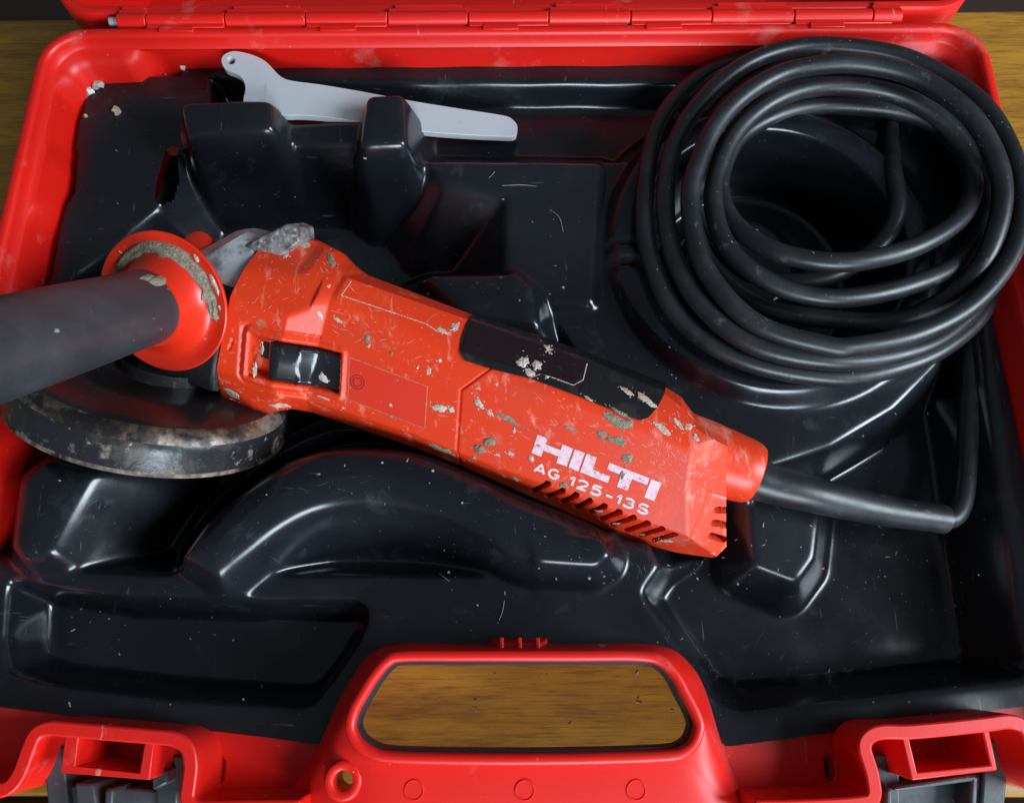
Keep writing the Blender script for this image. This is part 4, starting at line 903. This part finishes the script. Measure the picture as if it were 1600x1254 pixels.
# power cord: sleeve and one long cord wound into the coil
start = gw(254, vc_-0.5, wc_)
SP = catmull([start, gw(272, vc_-2.0, wc_+0.5), np.array(at(1270, 772, 0.070)), np.array(at(1370, 795, 0.060)), np.array(at(1476, 811, 0.054))], 12)
rad = np.interp(np.linspace(0, 1, len(SP)), [0, 0.22, 0.3, 0.97, 0.98, 1], [0.0106, 0.0106, 0.0100, 0.0073, 0.0076, 0.0074])
V, F = tube(SP, rad, 28)
cordp = None
loops = [  # (photo x, photo y, height) along the winding
 (1476, 811, .054), (1490, 807, .0535), (1501, 790, .0525), (1507, 762, .051), (1511, 700, .048), (1514, 620, .046), (1518, 540, .046), (1532, 460, .048), (1532, 370, .050), (1522, 270, .054),
 (1505, 180, .058), (1420, 108, .061), (1300, 76, .064), (1180, 86, .066), (1085, 128, .068), (1025, 205, .071), (1006, 330, .075), (1020, 415, .076), (1066, 500, .077), (1160, 562, .078), (1300, 589, .078), (1400, 574, .077), (1480, 538, .073), (1540, 475, .066), (1546, 385, .064),
 (1534, 270, .066), (1490, 170, .068), (1400, 100, .066), (1290, 92, .064), (1190, 122, .062), (1110, 190, .058), (1080, 290, .056), (1100, 400, .058), (1180, 473, .062), (1300, 499, .066), (1400, 500, .071), (1480, 465, .079), (1535, 410, .087), (1564, 330, .094),
 (1560, 260, .098), (1520, 185, .100), (1450, 130, .100), (1380, 106, .099), (1300, 100, .098), (1210, 120, .096), (1130, 180, .094), (1085, 270, .092), (1080, 340, .091), (1105, 425, .091), (1180, 505, .092), (1290, 540, .093), (1338, 541, .093), (1430, 522, .092), (1514, 478, .090), (1573, 410, .0905), (1596, 335, .0925),
 (1588, 260, .0915), (1545, 175, .087), (1480, 122, .082), (1400, 86, .082), (1300, 72, .082), (1220, 79, .082), (1150, 110, .082), (1085, 172, .082), (1048, 245, .081), (1040, 330, .081), (1055, 405, .083), (1100, 480, .085), (1180, 540, .087), (1300, 564, .087), (1404, 553, .083), (1480, 520, .076), (1535, 455, .070),
 (1550, 360, .072), (1530, 270, .078), (1480, 195, .083), (1400, 148, .085), (1300, 135, .086), (1220, 152, .086), (1155, 200, .085), (1120, 270, .084), (1116, 330, .084), (1140, 390, .085), (1200, 440, .086), (1270, 463, .086), (1340, 464, .085), (1420, 446, .083), (1490, 415, .079), (1532, 360, .074), (1540, 300, .070),
 (1500, 225, .068), (1420, 178, .067), (1300, 165, .067), (1220, 178, .068), (1155, 215, .070), (1128, 270, .073), (1130, 320, .078), (1160, 362, .084), (1215, 394, .090), (1300, 410, .094), (1380, 401, .095), (1450, 376, .093), (1504, 335, .089), (1520, 285, .083), (1500, 235, .075),
 (1462, 196, .064), (1425, 168, .055), (1392, 180, .056), (1392, 250, .066), (1402, 315, .070), (1390, 360, .068), (1350, 402, .066), (1290, 434, .064), (1220, 440, .060), (1160, 420, .052), (1115, 375, .046), (1080, 320, .042)]
CP = catmull([at(*p) for p in loops], 9)
Vc, Fc = tube(CP, 0.0052, 16)
pc = build('power_cord', Vc, Fc, 'cord_black', grinder, smooth=70); tag(pc, 'thick black power cord wound into a loose coil')
sl = build('cord_sleeve', V, F, 'cord_black', pc, smooth=50); tag(sl, 'tapered black rubber sleeve where the cord leaves the grinder')

# ------------------------------------------------------------------ pin wrench
WZ = lambda px: 0.0775-(px-350)*0.000058
wo = [(346, 97), (348, 88), (356, 82), (368, 80), (385, 83), (400, 88), (415, 96), (426, 107), (438, 119), (455, 126), (500, 132), (560, 142), (640, 157), (720, 170), (785, 180), (800, 186), (808, 196), (807, 207), (802, 213), (780, 213), (720, 210), (660, 205), (600, 196), (520, 184), (470, 180), (446, 180), (428, 176), (405, 172), (385, 166), (380, 156), (383, 142), (382, 130), (376, 120), (366, 114), (352, 108)]
wi = [(361+6.5*math.cos(a), 95+5.8*math.sin(a)) for a in np.linspace(0, 2*math.pi, 20, endpoint=False)]
def smooth_loop(P, k):
    P = np.asarray(P, float); return loop_res(np.c_[P, 0*P[:, 0]], k)[:, :2]
wo = smooth_loop(wo, 3)
bm = bmesh.new()
def addloop(pts):
    vs = [bm.verts.new(Vector(at(p[0], p[1], WZ(p[0])))) for p in pts]
    return [bm.edges.new((vs[i], vs[(i+1) % len(vs)])) for i in range(len(vs))]
ed = addloop(wo)+addloop(wi)
bmesh.ops.triangle_fill(bm, edges=ed, use_beauty=True, use_dissolve=False)
bmesh.ops.recalc_face_normals(bm, faces=bm.faces)
if sum(f.normal.z for f in bm.faces) < 0: bmesh.ops.reverse_faces(bm, faces=bm.faces)
wv = np.array([v.co[:] for v in bm.verts]); wf = [[v.index for v in f.verts] for f in bm.faces]; bm.verts.index_update()
wf = [[v.index for v in f.verts] for f in bm.faces]; be = [(e.verts[0].index, e.verts[1].index) for e in bm.edges if len(e.link_faces) == 1]; bm.free()
n = len(wv); V = np.vstack([wv, wv-np.array([0, 0, 0.0045])])
F = wf+[[a+n for a in f][::-1] for f in wf]+[[a, b, b+n, a+n] for a, b in be]
wr = build('pin_wrench', V, F, 'wrench_steel', None, smooth=30, base=at(580, 170, WZ(580)-0.0045))
bevel(wr, 0.0007, 2)
tag(wr, 'flat grey steel pin wrench lying behind the black blocks', 'wrench')

# ------------------------------------------------------------------ stones and crumbs in the tray
def stone(px, py, size, seed, m, label):
    p = at(px, py, ZL+0.002); z = tray_z(p[0], p[1])
    V, F = lump((p[0], p[1], z+size*0.42), size, 0.62, seed, 2, 0.55)
    tag(build('gravel_chip', V, F, m, None, smooth=25, base=(p[0], p[1], z)), label, 'stone', 'gravel chips in the tray corner')
stone(152, 130, 0.0036, 1, 'stone', 'larger grey brown stone chip in the rear left tray corner')
stone(137, 141, 0.0030, 2, 'stone_pale', 'pale stone chip against the red wall beside the larger chip')
stone(179, 170, 0.0030, 3, 'stone', 'brown stone chip lying alone on the tray near the corner')
stone(159, 122, 0.0018, 4, 'stone_pale', 'tiny pale chip behind the larger stone chip in the corner')
stone(284, 101, 0.0030, 5, 'stone_pale', 'whitish stone chip where the rear red wall steps back')
stone(131, 178, 0.0014, 6, 'stone', 'tiny stone chip at the left red wall below the corner chips')
Vd = []; Fd = []
def flake(x, y, z, s, seed):
    o = len(Vd); k = random.choice([3, 4, 5]); a0 = random.random()*6.28; st = random.choice([1, 1, 1.6, 2.8])
    top = []
    for i in range(k):
        a = a0+2*math.pi*i/k; r = s*(0.6+0.7*random.random()); dx, dy = r*st*math.cos(a), r*math.sin(a)/st**0.5
        c, q = math.cos(seed), math.sin(seed); top.append((x+dx*c-dy*q, y+dx*q+dy*c))
    for p in top: Vd.append((p[0], p[1], z+0.0001))
    for p in top: Vd.append((p[0], p[1], z+0.0001+s*0.5))
    Fd.append([o+i for i in range(k)][::-1]); Fd.append([o+k+i for i in range(k)])
    for i in range(k): j = (i+1) % k; Fd.append([o+i, o+j, o+k+j, o+k+i])
cl = [(1060, 880, 60, 30), (1180, 850, 60, 26), (1400, 900, 60, 26), (1410, 870, 25, 16), (200, 1080, 150, 14), (560, 760, 120, 16), (700, 960, 120, 18), (850, 330, 60, 12), (480, 250, 90, 10), (1300, 1010, 160, 18), (330, 960, 100, 14), (120, 960, 60, 10), (1190, 1080, 120, 14), (900, 900, 60, 14), (780, 440, 60, 8), (1000, 590, 60, 10), (1350, 680, 50, 8), (200, 260, 60, 8), (750, 120, 200, 10), (1040, 1010, 30, 10), (620, 720, 60, 10), (90, 760, 50, 8)]
for (cx, cy, sp, n) in cl:
    for i in range(int(n*0.7)):
        px, py = cx+random.gauss(0, sp), cy+random.gauss(0, sp*0.6); p = at(px, py, 0.04)
        for _ in range(4): p = at(px, py, tray_z(p[0], p[1]))
        if abs(p[0]) < 0.262 and -0.15 < p[1] < 0.22 and sdist(TO, np.array([p[:2]]))[0] > 0.002: flake(p[0], p[1], p[2], abs(random.gauss(0.00022, 0.0002))+0.00012, random.random()*6.28)
for i in range(70):           # crumbs sitting on the cord
    k = random.randrange(60, len(CP)-60); q = CP[k]; flake(q[0]+random.gauss(0, 0.0012), q[1]+random.gauss(0, 0.0012), q[2]+0.0050, 0.00012+random.random()*0.00018, random.random()*6)
for i in range(14):            # chips on the table
    p = at(random.uniform(570, 1070), random.uniform(1050, 1170), 0); flake(p[0], p[1], 0, 0.0003+random.random()*0.0006, random.random()*6)
o = build('dust_crumbs', Vd, Fd, 'dust', None, smooth=0)
tag(o, 'pale dust specks and crumbs scattered over tray and cord', None, None, 'stuff')
# fibres
def fibre(pts, r=0.00015):
    P = []
    for (px, py) in pts:
        p = at(px, py, 0.05)
        for _ in range(5): p = at(px, py, tray_z(p[0], p[1])+0.0006)
        P.append(p)
    return tube(catmull(P, 6), r, 6)
Vf = []; Ff = []
for pts in [[(788, 938), (785, 955), (780, 968)], [(860, 328), (874, 340), (880, 362)], [(785, 290), (815, 289), (838, 291)], [(764, 278), (770, 272), (773, 268)], [(687, 896), (695, 902), (702, 908)]]:
    a, b = fibre(pts); oo = len(Vf); Vf += a.tolist(); Ff += [[i+oo for i in f] for f in b]
tag(build('loose_fibres', Vf, Ff, 'dust', None, smooth=60), 'thin pale fibres lying on the black tray', None, None, 'stuff')
